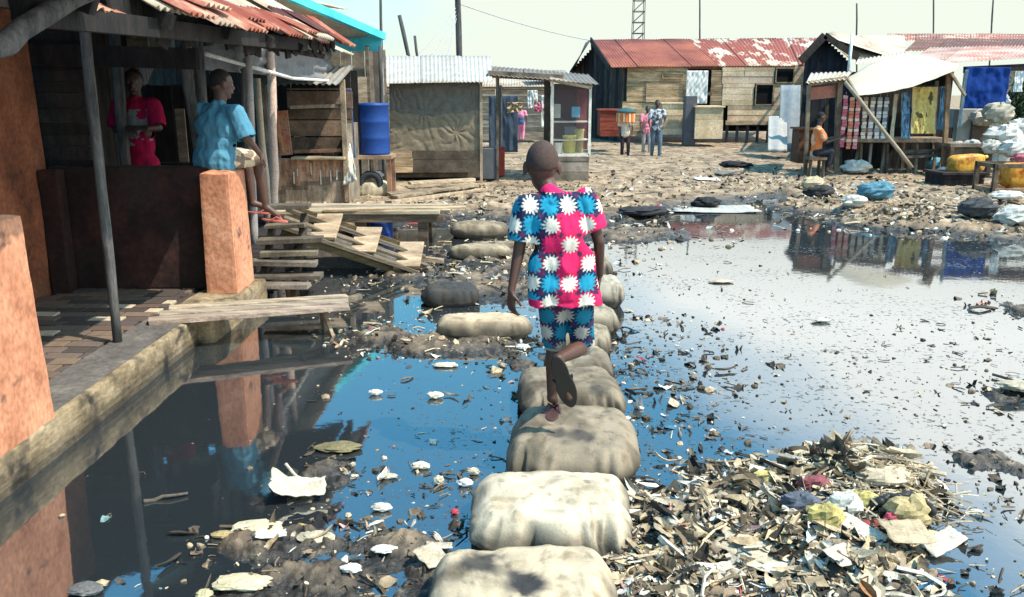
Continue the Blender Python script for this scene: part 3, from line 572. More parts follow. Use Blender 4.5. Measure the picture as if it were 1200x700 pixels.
# ================================================================== CENTRE: tarp kiosk
kk = thing('tarp_kiosk', 'square kiosk wrapped in creased khaki tarp under a pale tin roof', 'kiosk', (P(515, 200, 16.4).x, 17, .12))
Yk = 16.4; a, b = pr(457, 97, 562, 212, Yk)
m = MB(); kA, kB, kC, kD = P(457, 187, Yk), P(562, 184, Yk), P(562, 96, Yk), P(457, 98, Yk)
def kt(u, v):
    p = kA.lerp(kB, u).lerp(kD.lerp(kC, u), v); d = 0
    for (a, b, n_, ph, k) in [(.74, .34, 9, .3, .6), (.40, .62, 8, 1.1, .6), (.02, .98, 14, 0, .7), (.98, 1.0, 13, .6, .7), (.42, 1.0, 9, .2, .35), (.0, .1, 10, .5, .4)]:
        r = math.hypot((u-a)*1.2, v-b); th = math.atan2(v-b, (u-a)*1.2)+1.5*float(fbm(u*3.5, v*3.5, a, 2)); d += k*.045*(abs(math.sin(th*n_/2+ph))**.6-.6)*math.exp(-r/.38)*min(1, r/.06)
    d += .012*float(fbm(u*9, v*7, 3, 3))+.02*float(fbm(u*2.5, v*2, 5, 2))
    return p+Vector((0, -.03-d, 0))
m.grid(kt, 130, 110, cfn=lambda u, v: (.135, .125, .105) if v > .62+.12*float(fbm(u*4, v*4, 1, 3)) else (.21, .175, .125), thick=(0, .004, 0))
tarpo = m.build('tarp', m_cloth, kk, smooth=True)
m = MB(); m.box(((a.x+b.x)/2, Yk+.95, 1.05), (b.x-a.x-.06, 1.7, 1.75), c_=(.6, .6, .6)); m.build('box_body', m_wood, kk)
m = MB(); x0, x1 = P(485, 200, Yk).x, b.x; planks(m, (x0, Yk-.06, .28), (1, 0, 0), (0, 0, 1), x1-x0, .42, bw=.2, tones=(.6, .9), tint=(.55, .52, .5)); m.build('skirt_board', m_wood, kk)
m = MB(); planks(m, (a.x, Yk-.06, .28), (1, 0, 0), (0, 0, 1), x0-a.x-.01, .40, bw=.14, tones=(1.3, 1.6), tint=(1.15, 1., .8)); o = m.build('skirt_board', m_woodx, kk); o['label'] = 'pale skirt boards at the left'
m = MB(); m.bar((b.x+.02, Yk-.06, .1), (b.x+.03, Yk-.06, 1.95), .05, .05, c_=(1.6, 1.5, 1.3)); m.bar((a.x, Yk-.04, .1), (a.x-.02, Yk-.04, 1.95), .05, .05, c_=(.7, .6, .5)); m.build('corner_post', m_wood, kk)
m = MB(); c, d = P(452, 98, Yk-.25), P(577, 96, Yk-.25); e, f = P(575, 66, Yk+1.5), P(452, 66, Yk+1.5); corr(m, c, d, e, f, sheet=.62, wl=.075, amp=.012, cfn=lambda t: random.choice([(1.0, 1.0, 1.0), (1.1, 1.08, 1.05), (.9, .9, .9)])); m.build('roof_sheet', mat('pale_tin', two((.33, .315, .28), (.46, .44, .39)), usecol=True, rough=.6, bump=.1, fine=.12, scale=5), kk, smooth=True)
m = MB(); m.box((P(572, 180, 16.5).x+.02, 16.9, .42), (.34, .5, .6), c_=(.10, .11, .12)); tag(m.build('metal_box', m_white, bevel=.02), 'dark grey metal box against the kiosk right side', 'box')
m = MB(); q = P(581, 190, 17.6); m.box((q.x, 17.6, .38), (.34, .34, .55), Euler((0, 0, .1)), (.40, .07, .05)); m.box((q.x, 17.6, .67), (.38, .38, .03), Euler((0, 0, .1)), (.2, .06, .05)); tag(m.build('red_crate', m_white, bevel=.01), 'faded red crate behind the dark box near the kiosk', 'crate')
# ------------------------------------------------------------------ stall with glass cabinet
gs = thing('roofed_stall', 'open stall with low dark flat roof and glass display cabinet', 'stall', (P(645, 200, 17).x, 17.3, .1)); Yg = 16.6
m = MB(); corr(m, P(570, 88, Yg-.1), P(703, 100, Yg-.3), P(690, 88, Yg+1.8), P(575, 78, Yg+1.8), sheet=.7, cfn=lambda t: (.34, .33, .34), amp=.012); m.build('roof_sheet', m_roofz, gs, smooth=True)
m = MB(); m.bar(P(572, 87, Yg), P(660, 92, Yg), .06, .13, c_=(.8, .7, .65)); m.bar(P(644, 93, Yg-.04), P(694, 102, Yg-.04), .04, .09, c_=(3.2, 3.0, 2.7)); m.bar(P(575, 84, Yg+1.6), P(690, 92, Yg+1.6), .06, .1, c_=(.6, .6, .6)); m.build('beam', m_wood, gs)
for (px, w, c) in [(583, .05, (.5, .5, .5)), (641, .12, (.25, .22, .2))]: q = P(px, 150, Yg+.05); m = MB(); m.bar((q.x, Yg+.05, .1), (q.x, Yg+.05, 2.05), w, w, c_=c); m.build('post', m_wood, gs)
q = P(584, 150, Yg+1.5); m = MB(); m.bar((q.x, Yg+1.5, .1), (q.x, Yg+1.5, 2.05), .05, .05, c_=(.5, .5, .5)); m.build('post', m_wood, gs)
cab = thing('display_cabinet', 'white framed glass cabinet with red back holding tubs and goods', 'cabinet', (P(668, 180, Yg).x, Yg+.25, .12))
xa, xb = P(647, 150, Yg-.1).x, P(691, 150, Yg-.1).x; zt1, zt2, zb_ = P(647, 93, Yg-.1).z, P(691, 103, Yg-.1).z, P(660, 182, Yg-.1).z
for (p, q2) in [((xa, zb_), (xa, zt1)), ((xb, zb_), (xb, zt2)), ((xa, zt1), (xb, zt2)), ((xa, zb_), (xb, zb_))]:
    m = MB(); m.bar((p[0], Yg-.1, p[1]), (q2[0], Yg-.1, q2[1]), .05, .05, c_=(.66, .62, .54)); m.build('frame', m_white, cab)
for z in (zb_+.62, zb_+.28):
    m = MB(); m.bar((xa+.02, Yg+.15, z), (xb-.02, Yg+.15, z), .45, .02, c_=(.55, .5, .42)); m.build('shelf', m_white, cab)
m = MB(); m.box(((xa+xb)/2, Yg+.42, (zt1+zb_)/2), (xb-xa, .03, zt2-zb_), c_=(.07, .02, .02)); m.box((xb-.12, Yg+.395, (zt1+zb_)/2-.05), (.2, .01, zt2-zb_-.1), c_=(.13, .025, .025)); m.build('back_panel', m_white, cab)
m = MB(); m.box(((xa+xb)/2, Yg+.16, (zb_+.1)/2), (xb-xa, .5, zb_-.12), c_=(1.0, .95, .9)); planks(m, (xa, Yg-.11, .1), (1, 0, 0), (0, 0, 1), xb-xa, zb_-.12, bw=.17, tones=(.8, 1.4)); m.build('base_box', m_wood, cab)
m = MB(); m.add([(xa, Yg-.1, zb_), (xb, Yg-.1, zb_), (xb, Yg-.1, zt2), (xa, Yg-.1, zt1)], [(0, 1, 2, 3)]); o = m.build('glass_pane', m_glass, cab)
def tub(x, y, z, r, h, c, label, lidc=(.7, .65, .4)):
    m = MB(); m.tube([(x, y, z), (x, y, z+.01), (x, y, z+h*.9), (x, y, z+h*.92), (x, y, z+h), (x, y, z+h)], [r*.85, r*.9, r, r*1.06, r*1.06, r*.3], 16, c); tag(m.build('tub', m_white, smooth=True), label, 'tub', 'goods in the cabinet')
tub(xa+.34, Yg+.05, zb_+.03, .13, .34, (.42, .38, .10), 'olive yellow plastic tub on the cabinet floor'); tub(xa+.52, Yg+.2, zb_+.03, .11, .45, (.36, .32, .12), 'tall olive tub behind the yellow one in the cabinet'); tub(xa+.13, Yg+.05, zb_+.03, .09, .2, (.7, .68, .6), 'white tub at the left of the cabinet floor')
m = MB(); m.box((xb-.25, Yg+.2, zb_+.8), (.16, .12, .2), c_=(.14, .34, .45)); tag(m.build('carton', m_white, bevel=.006), 'light blue carton on the upper cabinet shelf', 'carton', 'goods in the cabinet')
m = MB(); m.box((xa+.1, Yg+.2, zb_+.82), (.14, .12, .26), c_=(.5, .45, .36)); tag(m.build('carton', m_white, bevel=.006), 'beige carton at left on the upper cabinet shelf', 'carton', 'goods in the cabinet')
m = MB(); m.box((xa+.36, Yg+.2, zb_+.45), (.22, .16, .15), c_=(.09, .11, .16)); tag(m.build('carton', m_white, bevel=.006), 'dark blue carton on the middle cabinet shelf', 'carton', 'goods in the cabinet')
# dark blue fence and clutter seen through the stall
m = MB(); a, b = pr(573, 112, 607, 163, 24); tarp(m, (a.x, 24, .15), (b.x, 24, .15), (b.x, 24, b.z), (a.x, 24, b.z), amp=.08, c=(.045, .06, .085), nu=30, nv=20); tag(m.build('dark_tarp_screen', m_cloth, smooth=True), 'dark blue tarp screen seen beyond the open stall', 'tarp')
for (x0, y0, x1, y1, c, lab) in [(634, 112, 650, 150, (.6, .62, .58), 'white cloth hanging inside the open stall on the right'), (618, 106, 630, 128, (.66, .66, .62), 'small white cloth hanging under the open stall roof'), (626, 120, 640, 132, (.6, .16, .22), 'pink red cloth hanging in the open stall'), (594, 120, 612, 133, (.45, .38, .26), 'tan cloth hanging at the back of the open stall')]:
    m = MB(); Yc = 20 if x0 != 594 else 19; a, b = pr(x0, y0, x1, y1, Yc); tarp(m, (a.x, Yc, a.z), (b.x, Yc, a.z+.05), (b.x, Yc, b.z), (a.x, Yc, b.z), amp=.07, c=c, nu=14, nv=16, freq=3, seed=x0); tag(m.build('hanging_cloth', m_cloth, smooth=True), lab, 'cloth', 'cloths hanging in the open stall')
cl = P(630, 104, 20); m = MB(); m.rod(P(585, 104, 20.02), P(660, 106, 20.02), .015); m.rod((P(587, 104, 20).x, 20.02, .1), P(587, 100, 20.02), .03); m.rod((P(658, 104, 20).x, 20.02, .1), P(658, 100, 20.02), .03); tag(m.build('clothes_line', m_pole), 'pole line holding cloths behind the open stall', 'line')
# shed behind kiosk/stall
hb = thing('far_shack', 'low pale walled shack far behind the open stall', 'house', (P(600, 160, 27).x, 28, .1))
m = MB(); a, b = pr(452, 96, 660, 160, 29); planks(m, (a.x, 29, .2), (1, 0, 0), (0, 0, 1), b.x-a.x, 1.75, bw=.22, tones=(.8, 1.3)); m.build('wall', m_woodx, hb)
m = MB(); corr(m, (a.x-.2, 28.6, 1.95), (b.x+.2, 28.6, 1.95), (b.x+.2, 31, 2.5), (a.x-.2, 31, 2.5), cfn=lambda t: (.9, .85, .8), rows=3); m.build('roof_sheet', m_roofz, hb, smooth=True)
m = MB(); m.box((P(634, 80, 28).x, 29, 2.3), (.7, .6, .15), Euler((.2, .1, .3)), (1.3, .9, .9)); tag(m.build('rusty_scrap_sheet', m_roofr), 'red scrap metal lying on the roof behind the open stall', 'scrap')
# ================================================================== sky and sun
w = bpy.data.worlds.new('World'); sc.world = w; w.use_nodes = True; nt = w.node_tree; N = nt.nodes; L = nt.links
EL, AZ = R(58), R(115)
sky = N.new('ShaderNodeTexSky'); sky.sky_type = 'NISHITA'; sky.sun_disc = False; sky.sun_elevation = EL; sky.sun_rotation = AZ; sky.air_density = 1.3; sky.dust_density = 1.5; sky.ozone_density = 2.2
tc = N.new('ShaderNodeTexCoord'); mp = N.new('ShaderNodeMapping'); mp.inputs['Scale'].default_value = (1, 1, 2.6); L.new(tc.outputs['Generated'], mp.inputs[0])
no = N.new('ShaderNodeTexNoise'); no.inputs['Scale'].default_value = 1.9; no.inputs['Detail'].default_value = 6; L.new(mp.outputs[0], no.inputs['Vector'])
sep = N.new('ShaderNodeSeparateXYZ'); L.new(tc.outputs['Generated'], sep.inputs[0])
# cloud cover: thick towards the right and low down, open blue high on the left
m1 = N.new('ShaderNodeMath'); m1.operation = 'MULTIPLY_ADD'; m1.inputs[1].default_value = 1.15; m1.inputs[2].default_value = .46; L.new(sep.outputs[0], m1.inputs[0])
m2 = N.new('ShaderNodeMath'); m2.operation = 'MULTIPLY_ADD'; m2.inputs[1].default_value = -2.1; L.new(sep.outputs[2], m2.inputs[0]); L.new(m1.outputs[0], m2.inputs[2])
m3 = N.new('ShaderNodeMath'); m3.operation = 'ADD'; L.new(m2.outputs[0], m3.inputs[0]); L.new(no.outputs[0], m3.inputs[1])
mr = N.new('ShaderNodeMapRange'); mr.inputs['From Min'].default_value = .42; mr.inputs['From Max'].default_value = .72; mr.inputs['To Max'].default_value = 1; L.new(m3.outputs[0], mr.inputs['Value'])
mx = N.new('ShaderNodeMix'); mx.data_type = 'RGBA'; L.new(mr.outputs[0], mx.inputs['Factor']); tn = N.new('ShaderNodeMix'); tn.data_type = 'RGBA'; tn.blend_type = 'MULTIPLY'; tn.inputs['Factor'].default_value = 1; L.new(sky.outputs[0], tn.inputs[6]); tn.inputs[7].default_value = (1.2, 2.9, 3.2, 1); L.new(tn.outputs[2], mx.inputs[6])
cz = N.new('ShaderNodeValToRGB'); ce = cz.color_ramp.elements; ce[0].position = .10; ce[0].color = (.675, .73, .64, 1); ce[1].position = .24; ce[1].color = (1.72, 1.78, 1.72, 1); L.new(sep.outputs[2], cz.inputs['Fac'])
cs_ = N.new('ShaderNodeVectorMath'); cs_.operation = 'SCALE'; cs_.inputs['Scale'].default_value = 13; L.new(cz.outputs[0], cs_.inputs[0]); L.new(cs_.outputs[0], mx.inputs[7])
L.new(mx.outputs[2], N['Background'].inputs['Color']); N['Background'].inputs['Strength'].default_value = .068
sd = bpy.data.lights.new('sun', 'SUN'); sd.energy = 4.8; sd.angle = R(.55); sd.color = (1, .87, .73)
so = bpy.data.objects.new('sun', sd); COL.objects.link(so)
dv = Vector((math.sin(AZ)*math.cos(EL), math.cos(AZ)*math.cos(EL), math.sin(EL))); so.rotation_euler = dv.to_track_quat('Z', 'Y').to_euler(); so.location = dv*30
vs = sc.view_settings; sc.display_settings.display_device = 'sRGB'; vs.view_transform = 'Standard'; vs.look = 'None'; vs.gamma = 1; vs.exposure = .6; vs.use_curve_mapping = False
sc.cycles.max_bounces = 6; sc.cycles.use_denoising = True
# ================================================================== FAR: long house
lh = thing('long_house', 'long plank house with red rusted roof, dark gable and patched cream boards', 'house', (8.0, 30, .2)); YH = 28.5
eL, eR = P(716, 79, YH), P(968, 77, YH+.6); rL, rR = P(692, 47, YH+3.2), P(962, 45, YH+3.6)
m = MB()
def rc(t):
    if t < .47: return (1.25, 1.0, .85)
    return random.choice([(1, .9, .8), (.9, .75, .7), (1.2, 1.1, 1), (1.1, .8, .7)])
n = 12
m_roofp = metal_mat('patchy_rust_sheet', (.56, .50, .40), (.24, .06, .04), .42, .49, 1.1, (2.2, 1, 1)); m_roofs = metal_mat('solid_rust_sheet', (.32, .115, .065), (.15, .045, .03), .3, .6, .8)
mid_e, mid_r = eL.lerp(eR, .50), rL.lerp(rR, .42)
corr(m, eL, mid_e, mid_r, rL, sheet=.85, wl=.1, amp=.016, cfn=lambda t: (1.25, 1.1, 1.05), rows=4); m.build('roof_sheet', m_roofs, lh, smooth=True)
m = MB(); corr(m, mid_e, eR, rR, mid_r, sheet=.85, wl=.1, amp=.016, cfn=lambda t: tone(.9, 1.25), rows=4); m.build('roof_sheet', m_roofp, lh, smooth=True)
m = MB(); bk = rL+Vector((.4, 3.4, -1.2)); bk2 = rR+Vector((.4, 3.4, -1.2)); corr(m, bk, bk2, rR, rL, sheet=.85, cfn=lambda t: (1, .8, .7), rows=3); m.build('roof_sheet', m_roofr, lh, smooth=True)
wx0, wx1 = P(736, 120, YH+.3).x, P(948, 120, YH+.5).x; z0 = .25; zt = eL.z-.03
def wallrect(x0, y0, x1, y1, tones, tint, bw=.2, dy=0, along='u', nm='wall_boards', mt=None, lab=None, broken=0):
    m = MB(); a, b = pr(x0, y0, x1, y1, YH+.3+dy); planks(m, (a.x, YH+.3+dy, max(a.z, -.05)), (1, 0, 0), (0, 0, 1), b.x-a.x, b.z-max(a.z, -.05), bw=bw, tones=tones, tint=tint, along=along, broken=broken)
    o = m.build(nm, mt or m_woodx, lh)
    if lab: o['label'] = lab
    return o
m = MB(); m.box(((wx0+wx1)/2, YH+.55, 1.5), (wx1-wx0, .1, 2.0), c_=(.25, .25, .25)); m.build('wall_core', m_dark, lh)
wallrect(734, 79, 806, 120, (.8, 1.3), (1.15, 1.0, .78), .17); wallrect(728, 119, 776, 160, (.9, 1.5), (1.25, 1.12, .9), .2)
wallrect(830, 82, 850, 160, (.8, 1.1), (1.1, .95, .75), .16, nm='wall_boards')
cream = mat('cream_painted_boards', two((.46, .34, .22), (.68, .52, .37)), scale=2.2, usecol=True, bscale=14, bump=.3)
for (x0, y0, x1, y1) in [(846, 79, 908, 98), (846, 98, 884, 124), (906, 98, 948, 124), (852, 124, 948, 144), (930, 78, 950, 98)]: wallrect(x0, y0, x1, y1, (.85, 1.15), (1, 1, 1), .2, mt=cream, dy=-.02)
wallrect(757, 98, 800, 120, (.9, 1.3), (1.3, 1.15, .9), .2, dy=-.06, nm='patch_boards')
wallrect(806, 108, 834, 112, (.8, 1.2), (.4, .35, .3), .2, dy=-.12, nm='window_sill')
for (x0, y0, x1, y1) in [(884, 99, 906, 123), (908, 80, 930, 97), (776, 86, 800, 92), (788, 99, 800, 108)]:
    m = MB(); a, b = pr(x0, y0, x1, y1, YH+.33); m.box(((a.x+b.x)/2, YH+.33, (a.z+b.z)/2), (b.x-a.x, .06, b.z-a.z), c_=(.12, .12, .16)); w_ = m.build('window', m_dark, lh)
    m = MB(); c_ = (.95, .88, .7); X0, X1, Z0, Z1 = a.x, b.x, a.z, b.z
    for p, q2 in [((X0, Z0), (X1, Z0)), ((X0, Z1), (X1, Z1)), ((X0, Z0), (X0, Z1)), ((X1, Z0), (X1, Z1))]: m.bar((p[0], YH+.25, p[1]), (q2[0], YH+.25, q2[1]), .035, .04, c_=c_)
    m.build('frame', m_woodx, w_)
m = MB(); a, b = pr(803, 83, 830, 122, YH+.15); tarp(m, (a.x, YH+.15, a.z), (b.x, YH+.15, a.z), (b.x, YH+.15, b.z), (a.x, YH+.15, b.z), amp=.04, nu=24, nv=24, freq=4, cfn=lambda u, v: (.68, .68, .64) if (int(u*24)*7+int(v*24)*13) % 5 else (.38, .4, .42)); tag(m.build('patterned_curtain', m_cloth, smooth=True), 'white patterned curtain hung on the long plank house wall', 'curtain')
# gable end (dark boards)
m = MB(); gb = P(681, 90, YH+2.8); apex = rL+Vector((-.05, .1, -.06)); e2 = eL+Vector((.15, .2, -.1))
G0, G1 = Vector((gb.x-.2, YH+5.5, .1)), Vector((wx0, YH+.35, .1))
nb = 22
for k in range(nb):
    t = (k+.5)/nb; p = G1.lerp(G0, t); th_ = (zt+(apex.z-zt)*min(1, t/.5)) if t < .5 else (apex.z-(apex.z-zt)*.95*(t-.5)/.5)
    m.bar((p.x, p.y, .1), (p.x, p.y, th_-.05), .26, .03, up=(1, .5, 0), c_=random.choice([(1, 1.1, 1.3), (.7, .8, 1.), (2.2, 2.2, 2.2), (1.2, 1.4, 1.7), (.8, .7, .7), (3, 2.7, 2.4)]))
m.build('gable_boards', m_dark, lh)
m = MB(); m.bar(rL+Vector((0, -.1, 0)), eL+Vector((-.05, -.1, -.02)), .05, .18, c_=(1, .9, .8)); m.build('barge_board', m_dark, lh)
m = MB(); corr(m, P(668, 84, YH+3.2), P(672, 84, YH+6), rL+Vector((0, 2, 0)), rL, sheet=2, rows=3, cfn=lambda t: (.25, .28, .35)); m.build('side_roof_sheet', m_roofz, lh, smooth=True)
for k in range(9):
    px = 852+k*12; q = P(px, 150, YH+.35); m = MB(); m.rod((q.x, YH+.35, 0), (q.x, YH+.35, .75), .05, c_=(.5, .45, .4)); m.build('stilt', m_pole, lh, smooth=True)
m = MB(); a, b = pr(850, 144, 948, 148, YH+.2); m.bar((a.x, YH+.2, b.z), (b.x, YH+.2, b.z), .1, .14, c_=(1.5, 1.4, 1.2)); m.build('floor_beam', m_woodx, lh)
def boxy(x0, y0, x1, y1, Y, dep, name, label, cat, mt, tint, bw=.2, along='u', group=None, rz=0):
    a, b = pr(x0, y0, x1, y1, Y); zb = max(a.z, float(H(a.x, Y))-.03); t = thing(name, label, cat, ((a.x+b.x)/2, Y+dep/2, zb), group)
    m = MB(); planks(m, (a.x, Y, zb), (1, 0, 0), (0, 0, 1), b.x-a.x, b.z-zb, bw=bw, along=along, tones=(.85, 1.2), tint=tint); m.build('front_boards', mt, t)
    m = MB(); m.box(((a.x+b.x)/2, Y+dep/2+.02, (zb+b.z)/2), (b.x-a.x-.02, dep-.02, b.z-zb-.02), c_=tuple(q*.8 for q in tint)); m.build('box_body', mt, t)
    m = MB(); m.box(((a.x+b.x)/2, Y+dep/2-.02, b.z+.02), (b.x-a.x+.08, dep+.08, .04), c_=tuple(q*1.05 for q in tint)); m.build('top_board', mt, t)
    return t
boxy(775, 122, 803, 158, 27.6, 1.0, 'cream_hut', 'cream boarded hut against the long plank house, left of the pale booth', 'hut', cream, (1, 1, .95))
boxy(814, 126, 848, 163, 26.8, 1.1, 'pale_booth', 'pale cream box booth standing before the long plank house', 'booth', cream, (1.1, 1.1, 1.05), .5)
boxy(703, 130, 727, 160, 24.5, .9, 'red_board_box', 'faded red boarded box stall left of the long house', 'stall', m_woodx, (.75, .20, .16), .2)
m = MB(); q = P(806, 150, 27.4); m.box((q.x, 27.2, .9), (.35, .4, 1.5), c_=(.1, .1, .11)); tag(m.build('dark_cabinet', m_white), 'dark upright cabinet between the cream hut and pale booth', 'cabinet')
# leaning pale sheets at right of the long house
for k, (x0, y0, x1, y1, c, lab) in enumerate([(900, 136, 916, 178, (.36, .36, .34), 'pale grey sheet leaning outside the long house, left one'), (912, 100, 932, 178, (.22, .25, .27), 'blue grey sheet leaning outside the long house, right one')]):
    m = MB(); Yq = 22+k*.4; a, b = P(x0, y1, Yq), P(x1, y0, Yq+1.); m.grid(lambda u, v: (a.x+(b.x-a.x-.1)*u+.25*v, Yq+1.0*v+.04*math.sin(9*u), a.z+(b.z-a.z)*v), 10, 10, c_=c, thick=(0, .03, 0)); tag(m.build('leaning_sheet', m_cloth, smooth=True), lab, 'sheet', 'sheets leaning by the long house')
# ------------------------------------------------------------------ gabled shack and low roofs at the right
gk = thing('gabled_shack', 'dark gabled shack with grey white tin roof behind the awning stall', 'house', (9.2, 24, .1)); Yk2 = 24
ap = P(965, 42, Yk2); el = P(941, 72, Yk2); er = P(1000, 68, Yk2)
m = MB()
for k in range(14):
    t = (k+.5)/14; x = el.x+.15+(er.x-el.x-.15)*t; tx = (ap.x-el.x)/(er.x-el.x); zt_ = el.z+(ap.z-el.z)*(t/tx if t < tx else (1-t)/(1-tx)); m.box((x, Yk2+.3, (zt_+.1)/2), ((er.x-el.x)/14-.005, .03, zt_-.1), c_=random.choice([(1, 1.5, 2.2), (.8, 1.2, 2), (1.4, 1.5, 1.7), (.6, .8, 1.2)]))
m.build('gable_boards', m_dark, gk)
m = MB(); corr(m, P(1042, 67, Yk2), P(1020, 45, Yk2+5), P(975, 38, Yk2+5.6), ap, sheet=.8, rows=4, cfn=lambda t: random.choice([(1, .97, .9), (.85, .8, .75), (1.1, 1.1, 1.05)])); 
corr(m, P(996, 70, Yk2), P(1062, 66, Yk2), P(1060, 42, Yk2+5), ap, sheet=.8, rows=4, cfn=lambda t: random.choice([(1, .97, .9), (.85, .8, .75), (1.1, 1.1, 1.05)])); m.build('roof_sheet', m_roofz, gk, smooth=True)
m = MB(); corr(m, el, P(944, 66, Yk2+5), P(966, 40, Yk2+5), ap, sheet=.8, rows=3, cfn=lambda t: (.3, .3, .33)); m.build('roof_sheet', m_roofz, gk, smooth=True)
m = MB(); m.bar(ap+Vector((0, -.1, 0)), el+Vector((-.1, -.1, 0)), .06, .2, c_=(1.3, 1.2, 1.1)); m.build('barge_board', m_dark, gk)
m = MB(); m.bar(ap+Vector((0, -.1, 0)), er+Vector((.1, -.1, 0)), .06, .16, c_=(1.3, 1.2, 1.1)); m.build('barge_board', m_dark, gk)
m = MB(); x = P(996, 60, 23).x; m.rod((x, 23, .1), (x+.02, 23, P(995, 40, 23).z), .045, .04, c_=(.72, .70, .66)); tag(m.build('white_pole', m_white, smooth=True), 'thin white pole rising beside the gabled shack', 'pole')
lr = thing('low_shack', 'wide low shack with pinkish rusty layered tin roofs on the right', 'house', (13, 23, .1))
m_pink = metal_mat('pink_faded_sheet', (.42, .31, .26), (.27, .10, .075), .42, .6, 1.2)
for (a, b, c, d, cf, mt) in [(P(1002, 76, 21), P(1062, 70, 21), P(1068, 60, 24), P(1005, 70, 24), (1.05, 1.05, 1), m_roofz), (P(1055, 78, 19.5), P(1290, 62, 19.5), P(1290, 52, 23.5), P(1090, 56, 23.5), (1, 1, 1), m_pink), (P(1060, 60, 24), P(1320, 54, 24), P(1320, 46, 27), P(1075, 46, 27), (.45, .36, .33), m_roofr), (P(1040, 48, 28), P(1400, 45, 28), P(1400, 40, 33), P(1040, 40, 33), (1, .9, .8), m_roofp), (P(1155, 50, 27.5), P(1400, 47, 27.5), P(1400, 43, 30), P(1170, 43, 30), (1, .8, .75), m_roofs)]:
    m = MB(); corr(m, a, b, c, d, sheet=.85, rows=4, cfn=lambda t: (lambda k_: tuple(q*k_ for q in cf))(random.uniform(.75, 1.15))); m.build('roof_sheet', mt, lr, smooth=True)
m = MB(); m.bar(P(1130, 82, 19.6), P(1300, 74, 19.6), .1, .14, c_=(.9, .8, .8)); m.build('roof_beam', m_dark, lr)
m = MB(); a, b = pr(1118, 80, 1330, 180, 21); planks(m, (a.x, 21, .1), (1, 0, 0), (0, 0, 1), b.x-a.x, b.z-.1, bw=.22, along='z', tones=(.9, 1.3), tint=(.95, 1.0, 1.0)); m.build('wall_boards', mat('grey_white_boards', two((.28, .30, .30), (.52, .53, .50)), usecol=True), lr)
m = MB(); a, b = pr(945, 84, 1118, 190, 22); planks(m, (a.x, 22, .1), (1, 0, 0), (0, 0, 1), b.x-a.x, b.z-.1, bw=.22, along='z', tones=(.5, 1.3), tint=(.9, 1.1, 1.4)); m.build('wall_boards', m_dark, lr)
# ------------------------------------------------------------------ awning stall on stilts
aw = thing('awning_stall', 'stilted stall under a sagging cream tarp awning with hanging cloths', 'stall', (P(1050, 195, 18).x, 18.3, .1)); YA = 18.0
m = MB()
cA, cB, cC, cD = P(1006, 112, YA-.9), P(1120, 82, YA-.6), P(1124, 76, YA+1.2), P(992, 92, YA+.6)
def awn(u, v):
    p = cA.lerp(cB, u).lerp(cD.lerp(cC, u), v); hump = .42*math.sin(PI*u)*v**1.0*(1-.35*u)
    return p+Vector((-.25*(1-u)*v*0, 0, hump-.10*math.sin(PI*u)*(1-v)+.02*float(fbm(u*8, v*3, 3))))
m.grid(awn, 50, 16, c_=(.56, .48, .36), thick=(0, .002, -.008)); o = m.build('awning', m_cloth, aw, smooth=True); o['label'] = 'sagging cream tarp awning'
m = MB(); m.bar(P(948, 98, YA), P(992, 92, YA), .08, .10, c_=(1.9, 1.8, 1.6)); m.build('roof_beam', m_wood, aw)
m = MB(); a, b = pr(950, 100, 988, 116, YA+.05); m.grid(lambda u, v: (a.x+(b.x-a.x)*u, YA+.06, a.z-.02+(b.z-a.z)*(v*(1-.1)+.25*u*0)+.06*u), 8, 3, c_=(.42, .17, .12), thick=(0, .02, 0)); m.build('rusty_fascia', m_white, aw)
m = MB(); corr(m, P(944, 98, YA-.2), P(992, 93, YA-.2), P(1000, 84, YA+2), P(950, 86, YA+2), rows=3, cfn=lambda t: (1, .97, .9)); m.build('roof_sheet', m_roofz, aw, smooth=True)
for (px, top, Yq, wd, c) in [(948, 100, YA, .07, (1, .9, .8)), (984, 94, YA, .10, (.55, .5, .45)), (970, 104, YA+1, .06, (.5, .5, .5)), (1040, 112, YA+.6, .07, (.5, .5, .45)), (1112, 86, YA-.3, .08, (1.1, .8, .6)), (1098, 95, YA+1.2, .06, (.6, .55, .5)), (1062, 100, YA+1, .07, (.5, .5, .5))]:
    q = P(px, 150, Yq); t_ = P(px, top, Yq); m = MB(); m.bar((q.x, Yq, .02), (t_.x, Yq, t_.z), wd, wd, c_=c); m.build('post', m_wood, aw)
m = MB(); m.rod(P(990, 96, YA-1.0), P(1069, 197, YA-1.5), .04, .035, c_=(.30, .24, .17), wob=.012); m.build('slanting_prop', m_white, aw, smooth=True)
m = MB(); m.bar(P(1113, 84, YA-.35), P(1131, 112, YA-.4), .11, .04, c_=(2.4, 2.2, 1.9)); m.build('slanting_board', m_wood, aw)
m = MB(); a, b = pr(984, 160, 1110, 168, YA+.2); m.box(((a.x+b.x)/2, YA+.35, (a.z+b.z)/2), (b.x-a.x, .8, .08), c_=(1.2, 1.0, .85)); m.build('counter', m_wood, aw)
for k in range(12):
    px = 990+k*10.5+random.uniform(-3, 3); q = P(px, 180, YA+.1+random.random()*.5); m = MB(); m.bar((q.x, q.y, .02), (q.x+random.uniform(-.1, .1), q.y, a.z), .05, .05, c_=random.choice([(.9, .9, 1), (.4, .4, .45), (1.2, 1.1, 1), (.5, .45, .4)])); m.build('leg', m_wood, aw)
m = MB(); a2, b2 = pr(1050, 172, 1110, 178, YA+.3); m.bar((a2.x, YA+.1, a2.z), (b2.x, YA+.1, a2.z+.05), .05, .08, c_=(.7, .65, .6)); m.build('rail', m_wood, aw)
m = MB(); m.bar((a2.x, YA+.05, .45), (b2.x, YA+.05, .5), .05, .06, c_=(.6, .6, .6)); m.build('rail', m_wood, aw)
